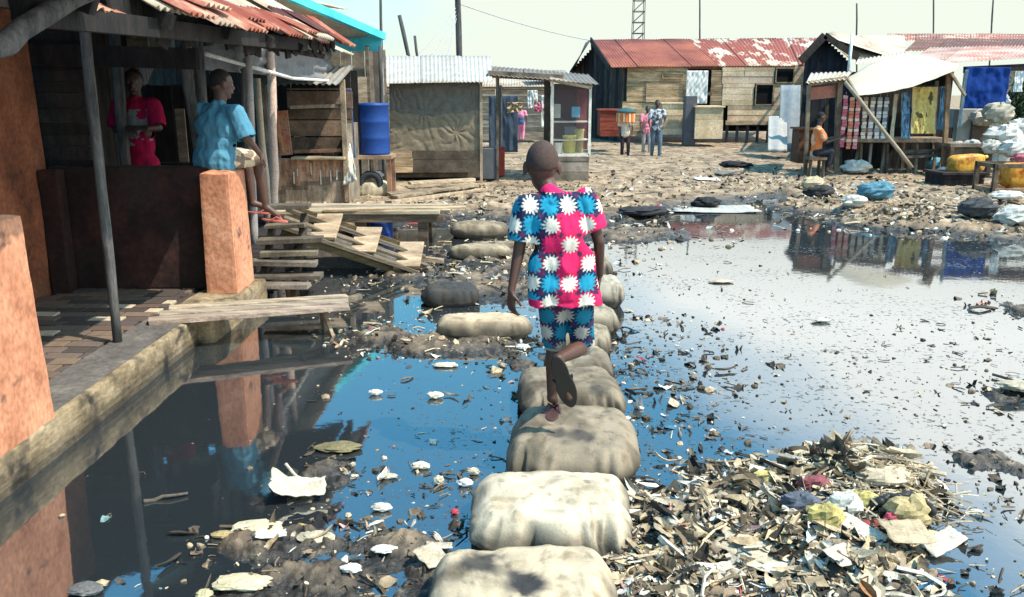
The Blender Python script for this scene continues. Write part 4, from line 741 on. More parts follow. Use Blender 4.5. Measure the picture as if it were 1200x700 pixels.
m = MB(); a3, b3 = pr(985, 168, 1115, 192, YA+1.2); planks(m, (a3.x, YA+1.2, .05), (1, 0, 0), (0, 0, 1), b3.x-a3.x, .95, along='z', tones=(.5, 1.2)); m.build('back_boards', m_dark, aw)
m = MB(); a3, b3 = pr(1000, 108, 1115, 165, YA+1.4); planks(m, (a3.x, YA+1.4, .95), (1, 0, 0), (0, 0, 1), b3.x-a3.x, .95, along='z', tones=(.5, 1.4)); m.build('back_boards', m_dark, aw)
def hang(x0, y0, x1, y1, Y, c, name, label, cat, group=None, cfn=None, amp=.05, nu=20, nv=26, seed=1, skew=0):
    m = MB(); a, b = pr(x0, y0, x1, y1, Y); tarp(m, (a.x+skew, Y, a.z), (b.x+skew, Y, a.z), (b.x, Y, b.z), (a.x, Y, b.z), nu=nu, nv=nv, amp=amp, freq=3, c=c, cfn=cfn, seed=seed); return tag(m.build(name, m_cloth, smooth=True), label, cat, group)
cg = 'cloths on the awning stall'
hang(1042, 110, 1052, 164, YA-.1, (.62, .56, .42), 'hanging_cloth', 'narrow cream cloth left of the blue cloth on the awning stall', 'cloth', cg)
hang(1050, 108, 1066, 163, YA-.14, None, 'hanging_cloth', 'blue mottled cloth beside the yellow patterned one', 'cloth', cg, cfn=lambda u, v: (.16, .30, .42) if float(fbm(u*5, v*9, 4)) > -.05 else (.07, .13, .22), skew=.1)
hang(1063, 102, 1098, 157, YA-.18, None, 'hanging_cloth', 'yellow cloth with dark leaf shapes on the awning stall', 'cloth', cg, cfn=lambda u, v: (.55, .42, .22) if u < .08 or u > .93 else ((.12, .10, .05) if float(fbm(u*4.5, v*6, 7)) > .26 else ((.58, .44, .14) if float(fbm(u*14, v*18, 7)) > -.1 else (.46, .37, .14))), nu=40, nv=50, skew=.06)
hang(1097, 102, 1111, 153, YA-.12, (.07, .17, .28), 'hanging_cloth', 'dark blue cloth hanging right of the yellow patterned cloth', 'cloth', cg)
hang(1122, 82, 1134, 150, YA-.0, (.30, .38, .42), 'hanging_cloth', 'pale blue cloth strip left of the bright blue tarp', 'cloth', cg)
for k, (px, c, c2) in enumerate([(989, (.60, .14, .20), (.72, .45, .42)), (997, (.62, .22, .12), (.75, .50, .40)), (1004.5, (.66, .24, .26), (.8, .6, .5)), (1013, (.66, .60, .50), (.3, .25, .2)), (1021, (.70, .68, .62), (.28, .28, .3)), (1029, (.62, .66, .68), (.25, .3, .34)), (1037, (.55, .62, .66), (.2, .24, .3))]):
    names = ['crimson sachet strip, first from the left on the awning stall', 'orange red sachet strip right of the crimson one', 'pink sachet strip, last of the reddish ones', 'cream sachet strip right of the reddish strips', 'white and dark sachet strip in the middle of the stall', 'pale blue white sachet strip left of the last strip', 'blue grey sachet strip furthest right in the row']
    yb = 172 if k < 3 else 160; m = MB(); Yq = YA-.05-.02*(k % 2); z = P(px, 114 if k > 0 else 112, Yq).z; zb = P(px, yb, Yq).z; x = P(px, 140, Yq).x; j = 0
    while z > zb: m.box((x+random.uniform(-.008, .008), Yq, z-.035), (.09, .018, .062), Euler((random.uniform(-.3, .3), random.uniform(-.1, .1), random.uniform(-.3, .3))), c if j % 3 else c2); z -= .07; j += 1
    m.tube([(x, Yq, zb), (x, Yq, P(px, 108, Yq).z)], .004, 5, (.3, .3, .3)); tag(m.build('sachet_strip', m_white), names[k], 'sachets', 'sachet strips hung on the awning stall')
for (px, c, lab) in [(1018, (.5, .22, .12), 'orange bundle on the awning stall counter, left one'), (1030, (.52, .30, .18), 'tan orange bundle on the awning stall counter, right one')]:
    q = P(px, 156, YA); m = MB(); m.ell((q.x, YA+.1, q.z), (.12, .1, .1), c_=c, f=lambda v: 1+.25*float(fbm(v.x*2, v.y*2, v.z*2, 3))); tag(m.build('bundle', m_cloth, smooth=True), lab, 'bundle')
boxy(934, 152, 951, 192, 18.6, .5, 'brown_cupboard', 'red brown wooden cupboard behind the seated person in orange', 'cupboard', m_woodx, (.62, .30, .22), .3, 'z')
# blue tarp sheet and what stands below it
bt = hang(1126, 79, 1184, 127, 18.6, (.008, .038, .19), 'blue_tarp', 'bright deep blue tarp sheet hanging under the low roof', 'tarp', amp=.05, nu=40, nv=30)
hang(1186, 84, 1200, 108, 18.8, (.62, .66, .66), 'white_sheet', 'white sheet at the right edge beyond the blue tarp', 'panel')
m = MB(); a, b = pr(1118, 128, 1162, 168, 19.2); m.box(((a.x+b.x)/2, 19.4, (a.z+b.z)/2), (b.x-a.x, .5, b.z-a.z), c_=(.36, .38, .36)); a, b = pr(1137, 144, 1160, 165, 19.1); m.box(((a.x+b.x)/2, 19.12, (a.z+b.z)/2), (b.x-a.x, .06, b.z-a.z), c_=(.12, .09, .07)); tag(m.build('white_crate', m_white, bevel=.01), 'white crate with a dark opening below the blue tarp', 'crate')
dk = thing('market_table', 'long dark wooden table behind the lying yellow jerrycan', 'table', (P(1135, 190, 17.4).x, 17.6, .1))
a, b = pr(1112, 168, 1164, 174, 17.4); m = MB(); m.box(((a.x+b.x)/2, 17.7, b.z-.04), (b.x-a.x, .7, .07), c_=(.8, .75, .7)); m.build('table_top', m_wood, dk)
m = MB(); planks(m, (a.x+.03, 17.45, .1), (1, 0, 0), (0, 0, 1), b.x-a.x-.06, b.z-.2, tones=(.5, 1.0)); m.build('front_panel', m_wood, dk)
for x in (a.x+.05, b.x-.05): m = MB(); m.bar((x, 17.38, .02), (x, 17.38, b.z-.08), .07, .07, c_=(.7, .5, .4)); m.build('leg', m_wood, dk)
def lump(px, py, Y, r, c, name, label, cat, group=None, sq=.66, seed=0, mt=None, amp=.55, z=None):
    q = P(px, py, Y); m = MB(); sd_ = random.random()*50
    m.ell((q.x, Y, q.z if z is None else z), (r, r*.8, r*sq), nu=20, nv=13, f=lambda v: 1+random.uniform(-.13, .13)+amp*.9*float(fbm(v.x*1.6+sd_, v.y*1.6, v.z*1.6, 2))+amp*.35*(.5-2*abs(float(fbm(v.x*1.7+sd_, v.y*1.7, v.z*1.7, 1)))), c_=tuple(q_*.72 for q_ in c)); return tag(m.build(name, mt or m_cloth, smooth=False), label, cat, group)
bl = [(1170, 132, 18.3, .30, (.50, .46, .36), 'tan bundle just right of the white crate'), (1176, 160, 17.8, .34, (.66, .64, .58), 'big white bundle piled above the orange fronted crate'), (1193, 150, 18.2, .26, (.7, .69, .64), 'white bundle at the right edge below the dark tree'), (1162, 172, 17.4, .2, (.60, .57, .5), 'small cream bundle at the table right end'), (1190, 174, 17.2, .28, (.68, .66, .6), 'low white bundle resting on the crate top'), (1140, 170, 17.6, .16, (.62, .6, .56), 'flat white bundle on the dark market table'), (1122, 171, 17.7, .13, (.6, .52, .46), 'small pinkish bundle at the table left end'), (1152, 138, 19, .25, (.66, .65, .6), 'pale heap on top of the white crate'), (1196, 186, 17.0, .17, (.50, .16, .20), 'pink red bundle at the right edge on the crate'), (1172, 118, 19, .2, (.68, .7, .68), 'white crumpled bundle touching the blue tarp bottom')]
for (px, py, Y, r, c, lab) in bl: lump(px, py, Y, r, c, 'cloth_bundle', lab, 'bundle', 'bundles piled at the right stall')
lump(1197, 165, 18.6, .3, (.03, .12, .28), 'cloth_bundle', 'dark blue bundle at the far right behind the white ones', 'bundle')
# small dark leafy shrub at right edge
tr = thing('leafy_shrub', 'dark leafy shrub beside the blue tarp at the right edge', 'shrub', (P(1196, 150, 19.4).x, 19.4, .1))
m = MB(); q = P(1197, 120, 19.4); m.rod((q.x, 19.4, .1), (q.x, 19.4, q.z), .04, .02, wob=.02); m.build('stem', m_pole, tr, smooth=True)
m = MB()
for k in range(1500):
    d = Vector((random.gauss(0, .17), random.gauss(0, .17), random.gauss(0, .22))); s = .035; n_ = Vector((random.gauss(0, 1), random.gauss(0, 1), random.gauss(0, 1))).normalized(); u_ = n_.orthogonal().normalized(); v_ = n_.cross(u_)
    p = q+d; m.add([p-u_*s*1.6, p+v_*s*.6, p+u_*s*1.6, p-v_*s*.6], [(0, 1, 2, 3)], (random.uniform(.02, .06), random.uniform(.04, .09), random.uniform(.02, .04)))
m.build('crown', m_white, tr)
# jerrycan and crate
def jerry(c, L_, W_, Hh, rz, name, label, tilt=0):
    t = thing(name, label, 'jerrycan', c); Mx = Euler((0, tilt, rz)).to_matrix(); c = Vector(c); cc = (.62, .31, .045)
    m = MB()
    def fn(v):
        e = 5; k = (abs(v.x)**e+abs(v.y)**e+abs(v.z)**e)**(-1/e); return k*(1+.012*math.sin(v.x*22)*(abs(v.z) > .3))*(1+.02*float(fbm(v.x*2, v.y*2, v.z*2, 2)))
    m.ell(c+Mx@Vector((0, 0, Hh/2)), (L_/2, W_/2, Hh/2), Mx, 44, 28, f=fn, c_=cc)
    my = mat('yellow_plastic', [(.35, (.42, .20, .06)), (.48, (1, 1, 1)), (.7, (1.08, 1.05, 1))], usecol=True, rough=.5, scale=3, bump=.08, stain=((.55, .25, .12), .56, .68, 7))
    m.build('body', my, t, smooth=True)
    m = MB(); e = Mx@Vector((L_/2, -W_*.2, Hh*.8)); m.rod(c+e, c+e+Mx@Vector((.05, 0, 0)), .035, .032, n=14, c_=(.6, .5, .1)); m.build('cap', m_white, t, smooth=True)
    m = MB(); h0 = Mx@Vector((L_/2+.0, W_*.15, Hh*.75)); h1 = Mx@Vector((L_/2, W_*.15, Hh*.25)); m.tube([c+h0, c+h0+Mx@Vector((.045, 0, -.02)), c+h1+Mx@Vector((.045, 0, .02)), c+h1], .014, 8, cc); m.build('handle', my, t, smooth=True)
q = P(1131, 204, 16.0); jerry((q.x, 16.0, q.z+.02), .64, .3, .34, .08, 'yellow_jerrycan', 'yellow orange jerrycan lying on its side on a dark box', tilt=-.07)
boxy(1104, 205, 1154, 218, 15.7, .7, 'dark_low_box', 'low dark soaked box under the lying yellow jerrycan', 'box', m_dark, (1.4, 1.3, 1.4), .14)
cr = thing('framed_crate', 'dark wooden frame crate with a bright yellow can inside at the right edge', 'crate', (P(1184, 225, 14.6).x, 14.9, .1)); a, b = pr(1163, 192, 1212, 232, 14.6); z0_ = .08
for (x, y) in [(a.x, 14.6), (b.x, 14.6), (a.x, 15.2), (b.x, 15.2)]: m = MB(); m.bar((x, y, z0_), (x, y, b.z), .07, .07, c_=(.55, .45, .4)); m.build('corner_post', m_wood, cr)
for z in (z0_+.06, b.z-.04):
    for (p0, p1) in [((a.x, 14.58), (b.x, 14.58)), ((a.x, 15.22), (b.x, 15.22)), ((a.x-.01, 14.6), (a.x-.01, 15.2))]: m = MB(); m.bar((*p0, z), (*p1, z), .05, .07, c_=(.6, .5, .42) if z > .3 else (1.3, 1.0, .8)); m.build('rail', m_wood, cr)
jerry((P(1192, 215, 14.9).x+.02, 14.92, z0_+.08), .58, .34, .42, 0, 'yellow_jerrycan', 'yellow jerrycan inside the framed crate at the right edge')
# poles, masts, wires
def pole(px0, py0, px1, py1, Y, r, label, c=(.6, .55, .5), cat='pole', name='utility_pole'):
    b = P(px1, py1, Y); a = P(px0, py0, Y); d = (a-b); base = b-d*((b.z-.05)/d.z); m = MB(); m.rod(base, a, r*1.1, r, c_=c, wob=.01, seg=8); return tag(m.build(name, m_pole, smooth=True), label, cat)
pole(535, -60, 538, 62, 24, .075, 'thick dark utility pole rising behind the tarp kiosk'); pole(468, 18, 478, 64, 22, .05, 'leaning dark pole behind the kiosk roof, left of the utility pole'); pole(486, 42, 489, 64, 23, .035, 'short thin pole behind the kiosk roof'); pole(446, -5, 447, 60, 16.5, .025, 'thin grey pole beside the turquoise fascia')
for (px, top, lab) in [(820, -10, 'faint thin antenna mast above the long house'), (1004, 4, 'thin antenna mast above the gabled shack'), (1094, 0, 'faint thin antenna mast above the low roofs'), (1164, 0, 'antenna mast nearest the right edge')]: pole(px, top, px-(3 if px == 1164 else 0), 50, 45, .04, lab, (3.2, 3.2, 3.2), 'antenna', 'antenna_mast')
lm = thing('lattice_mast', 'grey lattice tower rising above the rusted roof', 'tower', (P(748, 50, 60).x, 60, 0)); x = P(748, 30, 60).x
for sx in (-1, 1):
    for sy in (-1, 1): m = MB(); m.rod((x+sx*.42, 60+sy*.4, 0), (x+sx*.34, 60+sy*.3, 10), .025, c_=(3, 3, 3)); m.build('leg', m_pole, lm)
m = MB()
for k in range(14):
    z = k*.7
    for sy in (-1, 1): m.rod((x-.38, 60+sy*.35, z), (x+.38, 60+sy*.35, z), .025, c_=(3, 3, 3), seg=1); m.rod((x-.38, 60+sy*.35, z), (x+.38, 60+sy*.35, z+.7), .02, c_=(3, 3, 3), seg=1)
o = m.build('lattice', m_pole, lm); o['kind'] = 'stuff'
def wire(a, b, sag, label, r=.008):
    m = MB(); pts = [a.lerp(b, t/14)+Vector((0, 0, -sag*4*(t/14)*(1-t/14))) for t in range(15)]; m.tube(pts, r, 5, (.35, .36, .38)); tag(m.build('overhead_wire', m_white), label, 'wire', 'overhead wires')
tp = P(536, 4, 24)
wire(tp, P(700, 49, 32), .1, 'long wire running right from the utility pole', .014)
for k, (px, py, lab) in enumerate([(492, 62, 'leftmost stay wire under the utility pole'), (506, 64, 'second stay wire from the left under the utility pole'), (516, 66, 'third stay wire from the left under the utility pole'), (524, 66, 'stay wire nearest the utility pole')]): wire(P(535, 8+k*4, 24), P(px, py, 22), .05, lab, .011)
# ================================================================== stepping sacks
m_sack = mat('woven_sack', two((.80, .80, .80), (1.08, 1.06, 1.02)), scale=7, usecol=True, bscale=90, bump=.35, bdist=.004, rough=.92, stain=((.55, .50, .42), .56, .72, 9), fine=.12)
def ss(a, b, x): t = min(1, max(0, (x-a)/(b-a))); return t*t*(3-2*t)
def sack(cx, cy, w, d, top, rz, label, seed, base=(.60, .51, .38), foot=(), mud=.5, gather=1, e=.42, group='sandbags laid as stepping stones'):
    nu, nv = (190 if cy < 5 else 100), 70; CR = [-.72, -.42, -.2, .08, .33, .66]; CR = [q+.08*math.sin(seed*3+q*9) for q in CR]; zb = -.10; hh = (top-zb)/2; zc = zb+hh; Rz = Matrix.Rotation(rz, 3, 'Z'); V = []; F = []; Cc = []; m = MB()
    def pt(i, j):
        th = j; ph = 2*PI*i/nu
        def pw(a, e_): return math.copysign(abs(a)**e_, a)
        x = pw(math.cos(th), .36)*pw(math.cos(ph), e); y = pw(math.cos(th), .36)*pw(math.sin(ph), e); z = pw(math.sin(th), .42)
        n = float(fbm(x*1.3+seed, y*1.3, z+seed, 3)); bul = 1+.10*n
        cre = sum((.6+.4*math.sin(seed+q*7))*math.exp(-((x-q*(1-.25*(y+1)))/.045)**2) for q in CR)*ss(-.66, -1.0, y)*gather
        # gathered mouth of the sack towards the viewer: radial pleats on the front side
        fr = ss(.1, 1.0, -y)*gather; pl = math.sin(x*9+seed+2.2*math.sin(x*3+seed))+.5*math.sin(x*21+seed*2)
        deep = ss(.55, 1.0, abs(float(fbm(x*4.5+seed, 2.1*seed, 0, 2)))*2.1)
        bul -= cre*.10*ss(-1, .2, z)+fr*(.02*pl+.10*deep)*ss(-.9, .1, z)*ss(1.25, .5, z)
        uc = 1-.34*ss(.35, -1, z); X = x*w/2*bul*uc*(1-.10*ss(.4, 1, -y)*abs(z)); Y = y*d/2*bul*uc; Z = z*hh*(1+.12*n)-.03*ss(.75, 1, max(abs(x), abs(y)))*(z > 0)+(.012*float(fbm(x*5, y*5, seed, 3)) if z > .2 else 0)+.02*math.cos(x*1.5)*math.cos(y*1.5)*(z > 0)-(.03*ss(.7, 1, -y)*gather*deep+.04*cre)*ss(0, .5, z)
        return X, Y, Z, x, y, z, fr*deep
    up_ = sorted(set([math.acos(min(1, (k/26)**(1/.36))) for k in range(1, 27)]+[R(55)*k/18 for k in range(1, 19)]))
    TH = [-a for a in up_[::-1][::3]]+[0]+up_; TH = sorted(set(TH)); nv = len(TH)+1
    P_ = [[pt(i, TH[j-1]) for i in range(nu)] for j in range(1, nv)]
    vs = [Rz @ Vector(p[:3])+Vector((cx, cy, zc)) for r in P_ for p in r]
    b0 = Rz @ Vector((0, 0, -hh))+Vector((cx, cy, zc)); b1 = Rz @ Vector((0, 0, hh*1.0+.02))+Vector((cx, cy, zc))
    fs = []; cs = []
    def col(v, p):
        c = np.array(base); x, y, z = p[3], p[4], p[5]
        k = .5+.5*float(fbm(v.x*7, v.y*7, v.z*7+seed, 4)); c = c*(.62+.62*k)*(1-.45*ss(.12, .5, float(fbm(v.x*34, v.y*16, seed, 3))))
        dirt = ss(.08, .42, float(fbm(v.x*5+3, v.y*5, seed, 4))+mud*.45+.02); c = c*(1-.62*dirt)+np.array((.075, .062, .045))*.62*dirt
        wet = ss(.17, .05, v.z+.05*float(fbm(v.x*9, v.y*9, seed, 2))); c = c*(1-.85*wet)+np.array((.03, .028, .024))*.85*wet  # waterline damp, carried higher to paint shade onto the sack fronts
        c = c*(1-.35*min(1, p[6]))  # shade of the pleat creases painted into the colour
        for (fx, fy, fr_, st_) in foot:
            dd = math.hypot((v.x-fx)/fr_, (v.y-fy)/(fr_*1.1))+.6*float(fbm(v.x*16, v.y*16, seed, 3)); f_ = ss(1.1, .55, dd)*(z > 0)*st_
            c = c*(1-f_)+np.array((.035, .036, .038))*f_
        return tuple(c)
    for j in range(nv-2):
        for i in range(nu):
            a = j*nu; fs.append((a+i, a+(i+1) % nu, a+nu+(i+1) % nu, a+nu+i)); cs.append((1, 1, 1))
    nb = len(vs); vs += [b0, b1]
    fs += [(nb, (i+1) % nu, i) for i in range(nu)]+[(nb+1, (nv-2)*nu+i, (nv-2)*nu+(i+1) % nu) for i in range(nu)]; cs += [(.05, .05, .04)]*nu+[cs[-1]]*nu
    m.V = [tuple(v) for v in vs]; m.F = fs; m.C = cs
    o = m.build('sandbag', m_sack, smooth=True); me = o.data; me.color_attributes.remove(me.color_attributes['Col']); ca = me.color_attributes.new('Col', 'FLOAT_COLOR', 'POINT')
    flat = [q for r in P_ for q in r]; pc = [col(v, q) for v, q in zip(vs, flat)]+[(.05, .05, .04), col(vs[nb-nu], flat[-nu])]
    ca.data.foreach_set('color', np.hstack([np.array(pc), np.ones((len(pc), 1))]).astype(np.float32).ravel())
    return tag(o, label, 'sandbag', group)
f1, f2 = G(563, 650, .22), G(616, 676, .22)
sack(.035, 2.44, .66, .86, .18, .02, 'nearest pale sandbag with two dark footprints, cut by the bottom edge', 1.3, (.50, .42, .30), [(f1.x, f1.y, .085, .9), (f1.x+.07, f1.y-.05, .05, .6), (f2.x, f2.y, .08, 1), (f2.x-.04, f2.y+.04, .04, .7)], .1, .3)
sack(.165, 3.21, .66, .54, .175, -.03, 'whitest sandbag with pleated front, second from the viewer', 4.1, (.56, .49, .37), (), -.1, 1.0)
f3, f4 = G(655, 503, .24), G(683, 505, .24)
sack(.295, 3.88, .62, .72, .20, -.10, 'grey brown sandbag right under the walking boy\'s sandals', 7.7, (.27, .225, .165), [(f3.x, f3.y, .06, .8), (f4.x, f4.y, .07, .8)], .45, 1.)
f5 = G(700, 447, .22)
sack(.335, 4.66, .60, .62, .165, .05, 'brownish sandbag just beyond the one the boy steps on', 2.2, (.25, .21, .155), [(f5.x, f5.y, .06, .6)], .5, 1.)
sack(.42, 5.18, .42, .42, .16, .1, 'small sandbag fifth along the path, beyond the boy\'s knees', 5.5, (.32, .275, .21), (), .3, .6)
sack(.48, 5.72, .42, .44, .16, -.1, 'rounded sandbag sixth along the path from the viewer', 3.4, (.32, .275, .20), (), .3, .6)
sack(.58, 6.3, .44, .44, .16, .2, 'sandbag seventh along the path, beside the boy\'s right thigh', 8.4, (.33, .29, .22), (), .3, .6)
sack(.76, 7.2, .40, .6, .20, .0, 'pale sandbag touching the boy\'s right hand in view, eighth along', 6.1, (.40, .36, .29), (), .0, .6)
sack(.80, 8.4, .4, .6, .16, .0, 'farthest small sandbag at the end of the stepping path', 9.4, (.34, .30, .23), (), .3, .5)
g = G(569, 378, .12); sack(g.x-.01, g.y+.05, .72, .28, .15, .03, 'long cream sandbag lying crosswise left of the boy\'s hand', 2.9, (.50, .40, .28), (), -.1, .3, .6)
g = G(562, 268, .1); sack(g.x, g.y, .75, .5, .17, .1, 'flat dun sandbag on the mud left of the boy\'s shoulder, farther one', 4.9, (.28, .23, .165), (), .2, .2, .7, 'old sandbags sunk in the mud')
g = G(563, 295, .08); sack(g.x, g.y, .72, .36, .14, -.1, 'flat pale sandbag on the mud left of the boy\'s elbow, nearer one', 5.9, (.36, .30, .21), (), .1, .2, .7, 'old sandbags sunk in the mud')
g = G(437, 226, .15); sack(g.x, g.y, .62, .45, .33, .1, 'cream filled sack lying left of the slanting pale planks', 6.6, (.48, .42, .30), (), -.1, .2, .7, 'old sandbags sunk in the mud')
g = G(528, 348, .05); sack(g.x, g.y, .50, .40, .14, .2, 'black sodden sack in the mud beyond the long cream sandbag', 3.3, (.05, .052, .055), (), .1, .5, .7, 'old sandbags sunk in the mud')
# ================================================================== people
m_skin = mat('dark_skin', two((.80, .80, .80), (1.15, 1.12, 1.1)), usecol=True, scale=8, bscale=80, bump=.12, bdist=.002, rough=.5, spec=.45, fine=.05)
m_fabric = mat('worn_fabric', two((.9, .9, .9), (1.05, 1.05, 1.05)), usecol=True, scale=12, bscale=45, bump=.35, bdist=.006, rough=.95, spec=.1, fine=.06)
m_shine = mat('glossy_dark', two((.9, .9, .9), (1.05, 1.05, 1.05)), usecol=True, rough=.5, bump=.1, fine=.04)
def organic(mb, name, voxel, mt, parent, colfn=None, smooth=4, fac=.5, wrinkle=0, wfreq=14, c=(.06, .03, .02), cut=None, decimate=None):
    o = mb.build('tmp', mt); 
    r = o.modifiers.new('r', 'REMESH'); r.mode = 'VOXEL'; r.voxel_size = voxel; r.use_smooth_shade = True
    s = o.modifiers.new('s', 'SMOOTH'); s.factor = fac; s.iterations = smooth
    dg = bpy.context.evaluated_depsgraph_get(); me = bpy.data.meshes.new_from_object(o.evaluated_get(dg)); off = np.array(o.location)
    bpy.data.objects.remove(o)
    n = len(me.vertices); co = np.empty(n*3); me.vertices.foreach_get('co', co); co = co.reshape(-1, 3)+off
    if wrinkle:
        no = np.empty(n*3); me.vertices.foreach_get('normal', no); no = no.reshape(-1, 3)
        k = fbm(co[:, 0]*wfreq, co[:, 1]*wfreq, co[:, 2]*wfreq*.45, 3); k2 = 1-np.abs(fbm(co[:, 0]*wfreq*.8+9, co[:, 1]*wfreq*.8, co[:, 2]*wfreq*.5, 2))*3
        co = co+no*(k*wrinkle+k2*wrinkle*.6)[:, None]
    o0 = np.array(wloc(parent)); me.vertices.foreach_set('co', (co-o0).ravel()); me.name = name
    if cut is not None:
        import bmesh
        bm = bmesh.new(); bm.from_mesh(me); bm.verts.ensure_lookup_table()
        kill = [v for v in bm.verts if cut(v.co.x+o0[0], v.co.y+o0[1], v.co.z+o0[2])]
        bmesh.ops.delete(bm, geom=kill, context='VERTS'); bm.to_mesh(me); bm.free()
        n = len(me.vertices); co = np.empty(n*3); me.vertices.foreach_get('co', co); co = co.reshape(-1, 3)+o0
    for a in list(me.color_attributes): me.color_attributes.remove(a)
    ca = me.color_attributes.new('Col', 'FLOAT_COLOR', 'POINT')
    if colfn is not None: cc = colfn(co)
    else: cc = np.tile(np.array(c, float), (n, 1))
    ca.data.foreach_set('color', np.hstack([cc, np.ones((n, 1))]).astype(np.float32).ravel())
    me.materials.clear(); me.materials.append(mt); me.polygons.foreach_set('use_smooth', [True]*len(me.polygons)); me.update()
    ob = bpy.data.objects.new(name, me); COL.objects.link(ob); ob.parent = parent
    if cut is not None:
        sm = ob.modifiers.new('t', 'SOLIDIFY'); sm.thickness = .003
    return ob
def hand(mb, wrist, d, palm_n, S=1, curl=.5, side=1):
    """palm plus four unequal bent fingers and a thumb leaving the side of the palm"""
    wrist, d, pn = Vector(wrist), Vector(d).normalized(), Vector(palm_n).normalized(); sd = d.cross(pn).normalized()*side; pn = sd.cross(d).normalized()*side
    L_ = .085*S; c0 = wrist+d*.012*S
    for k in (-1.5, -.5, .5, 1.5): mb.capsule(c0+sd*k*.010*S, wrist+d*L_+sd*k*.019*S, .014*S, .0105*S, 8)
    for k, ln in zip((-1.5, -.5, .5, 1.5), (.058, .075, .080, .070)):
        b = wrist+d*L_+sd*k*.0205*S; r = .0082*S; dirn = (d+sd*k*.05).normalized(); a = curl*.55
        for q, fr in enumerate((.42, .33, .25)):
            dd = (dirn*math.cos(a)+pn*math.sin(a)); e = b+dd*ln*fr*S; mb.capsule(b, e, r, r*.9, 8); b = e; r *= .92; a += curl*.75
    b = wrist+d*.025*S+sd*.022*S; dirn = (d*.6+sd*.75+pn*.25).normalized(); e = b+dirn*.042*S; mb.capsule(b, e, .0125*S, .010*S, 8); e2 = e+(d*.85+sd*.25+pn*.45).normalized()*.034*S; mb.capsule(e, e2, .0095*S, .0085*S, 8)
def head_skin(mb, c, S, face, up, ears=True):
    """skull, jaw, nose, lips, brow, ears; face = direction looked at"""
    c = Vector(c); f = Vector(face).normalized(); u = Vector(up).normalized(); r = f.cross(u).normalized(); u = r.cross(f); M = Matrix((r, f, u)).transposed()
    mb.ell(c+u*.02*S, (.074*S, .094*S, .098*S), M, 24, 16); mb.ell(c-u*.045*S+f*.022*S, (.054*S, .066*S, .068*S), M, 20, 12)
    mb.ell(c-u*.098*S+f*.062*S, (.024*S, .02*S, .018*S), M, 12, 8)
    mb.capsule(c+f*.088*S+u*.012*S, c+f*.106*S-u*.03*S, .009*S, .014*S, 8); mb.ell(c+f*.100*S-u*.034*S, (.020*S, .012*S, .009*S), M, 10, 8)
    mb.capsule(c+f*.088*S-u*.062*S-r*.018*S, c+f*.088*S-u*.062*S+r*.018*S, .011*S, .011*S, 8)
    mb.capsule(c+f*.082*S+u*.022*S-r*.035*S, c+f*.082*S+u*.022*S+r*.035*S, .010*S, .010*S, 8)
    if ears:
        for s in (-1, 1):
            mb.ell(c+r*s*.080*S-u*.005*S-f*.008*S, (.010*S, .020*S, .033*S), (M @ Euler((0, 0, -s*.35)).to_matrix()), 12, 10)
    return M, f, u, r
def eyes(c, S, face, up, parent):
    c = Vector(c); f = Vector(face).normalized(); u = Vector(up).normalized(); r = f.cross(u).normalized(); u = r.cross(f)
    for s in (-1, 1):
        m = MB(); e = c+f*.078*S+r*s*.030*S+u*.003*S; m.ell(e, (.012*S, .012*S, .011*S), None, 12, 8, (.22, .20, .18)); m.ell(e+f*.0065*S, (.0065*S, .0065*S, .0065*S), None, 8, 6, (.01, .008, .008)); m.build('eye', m_shine, parent, smooth=True)
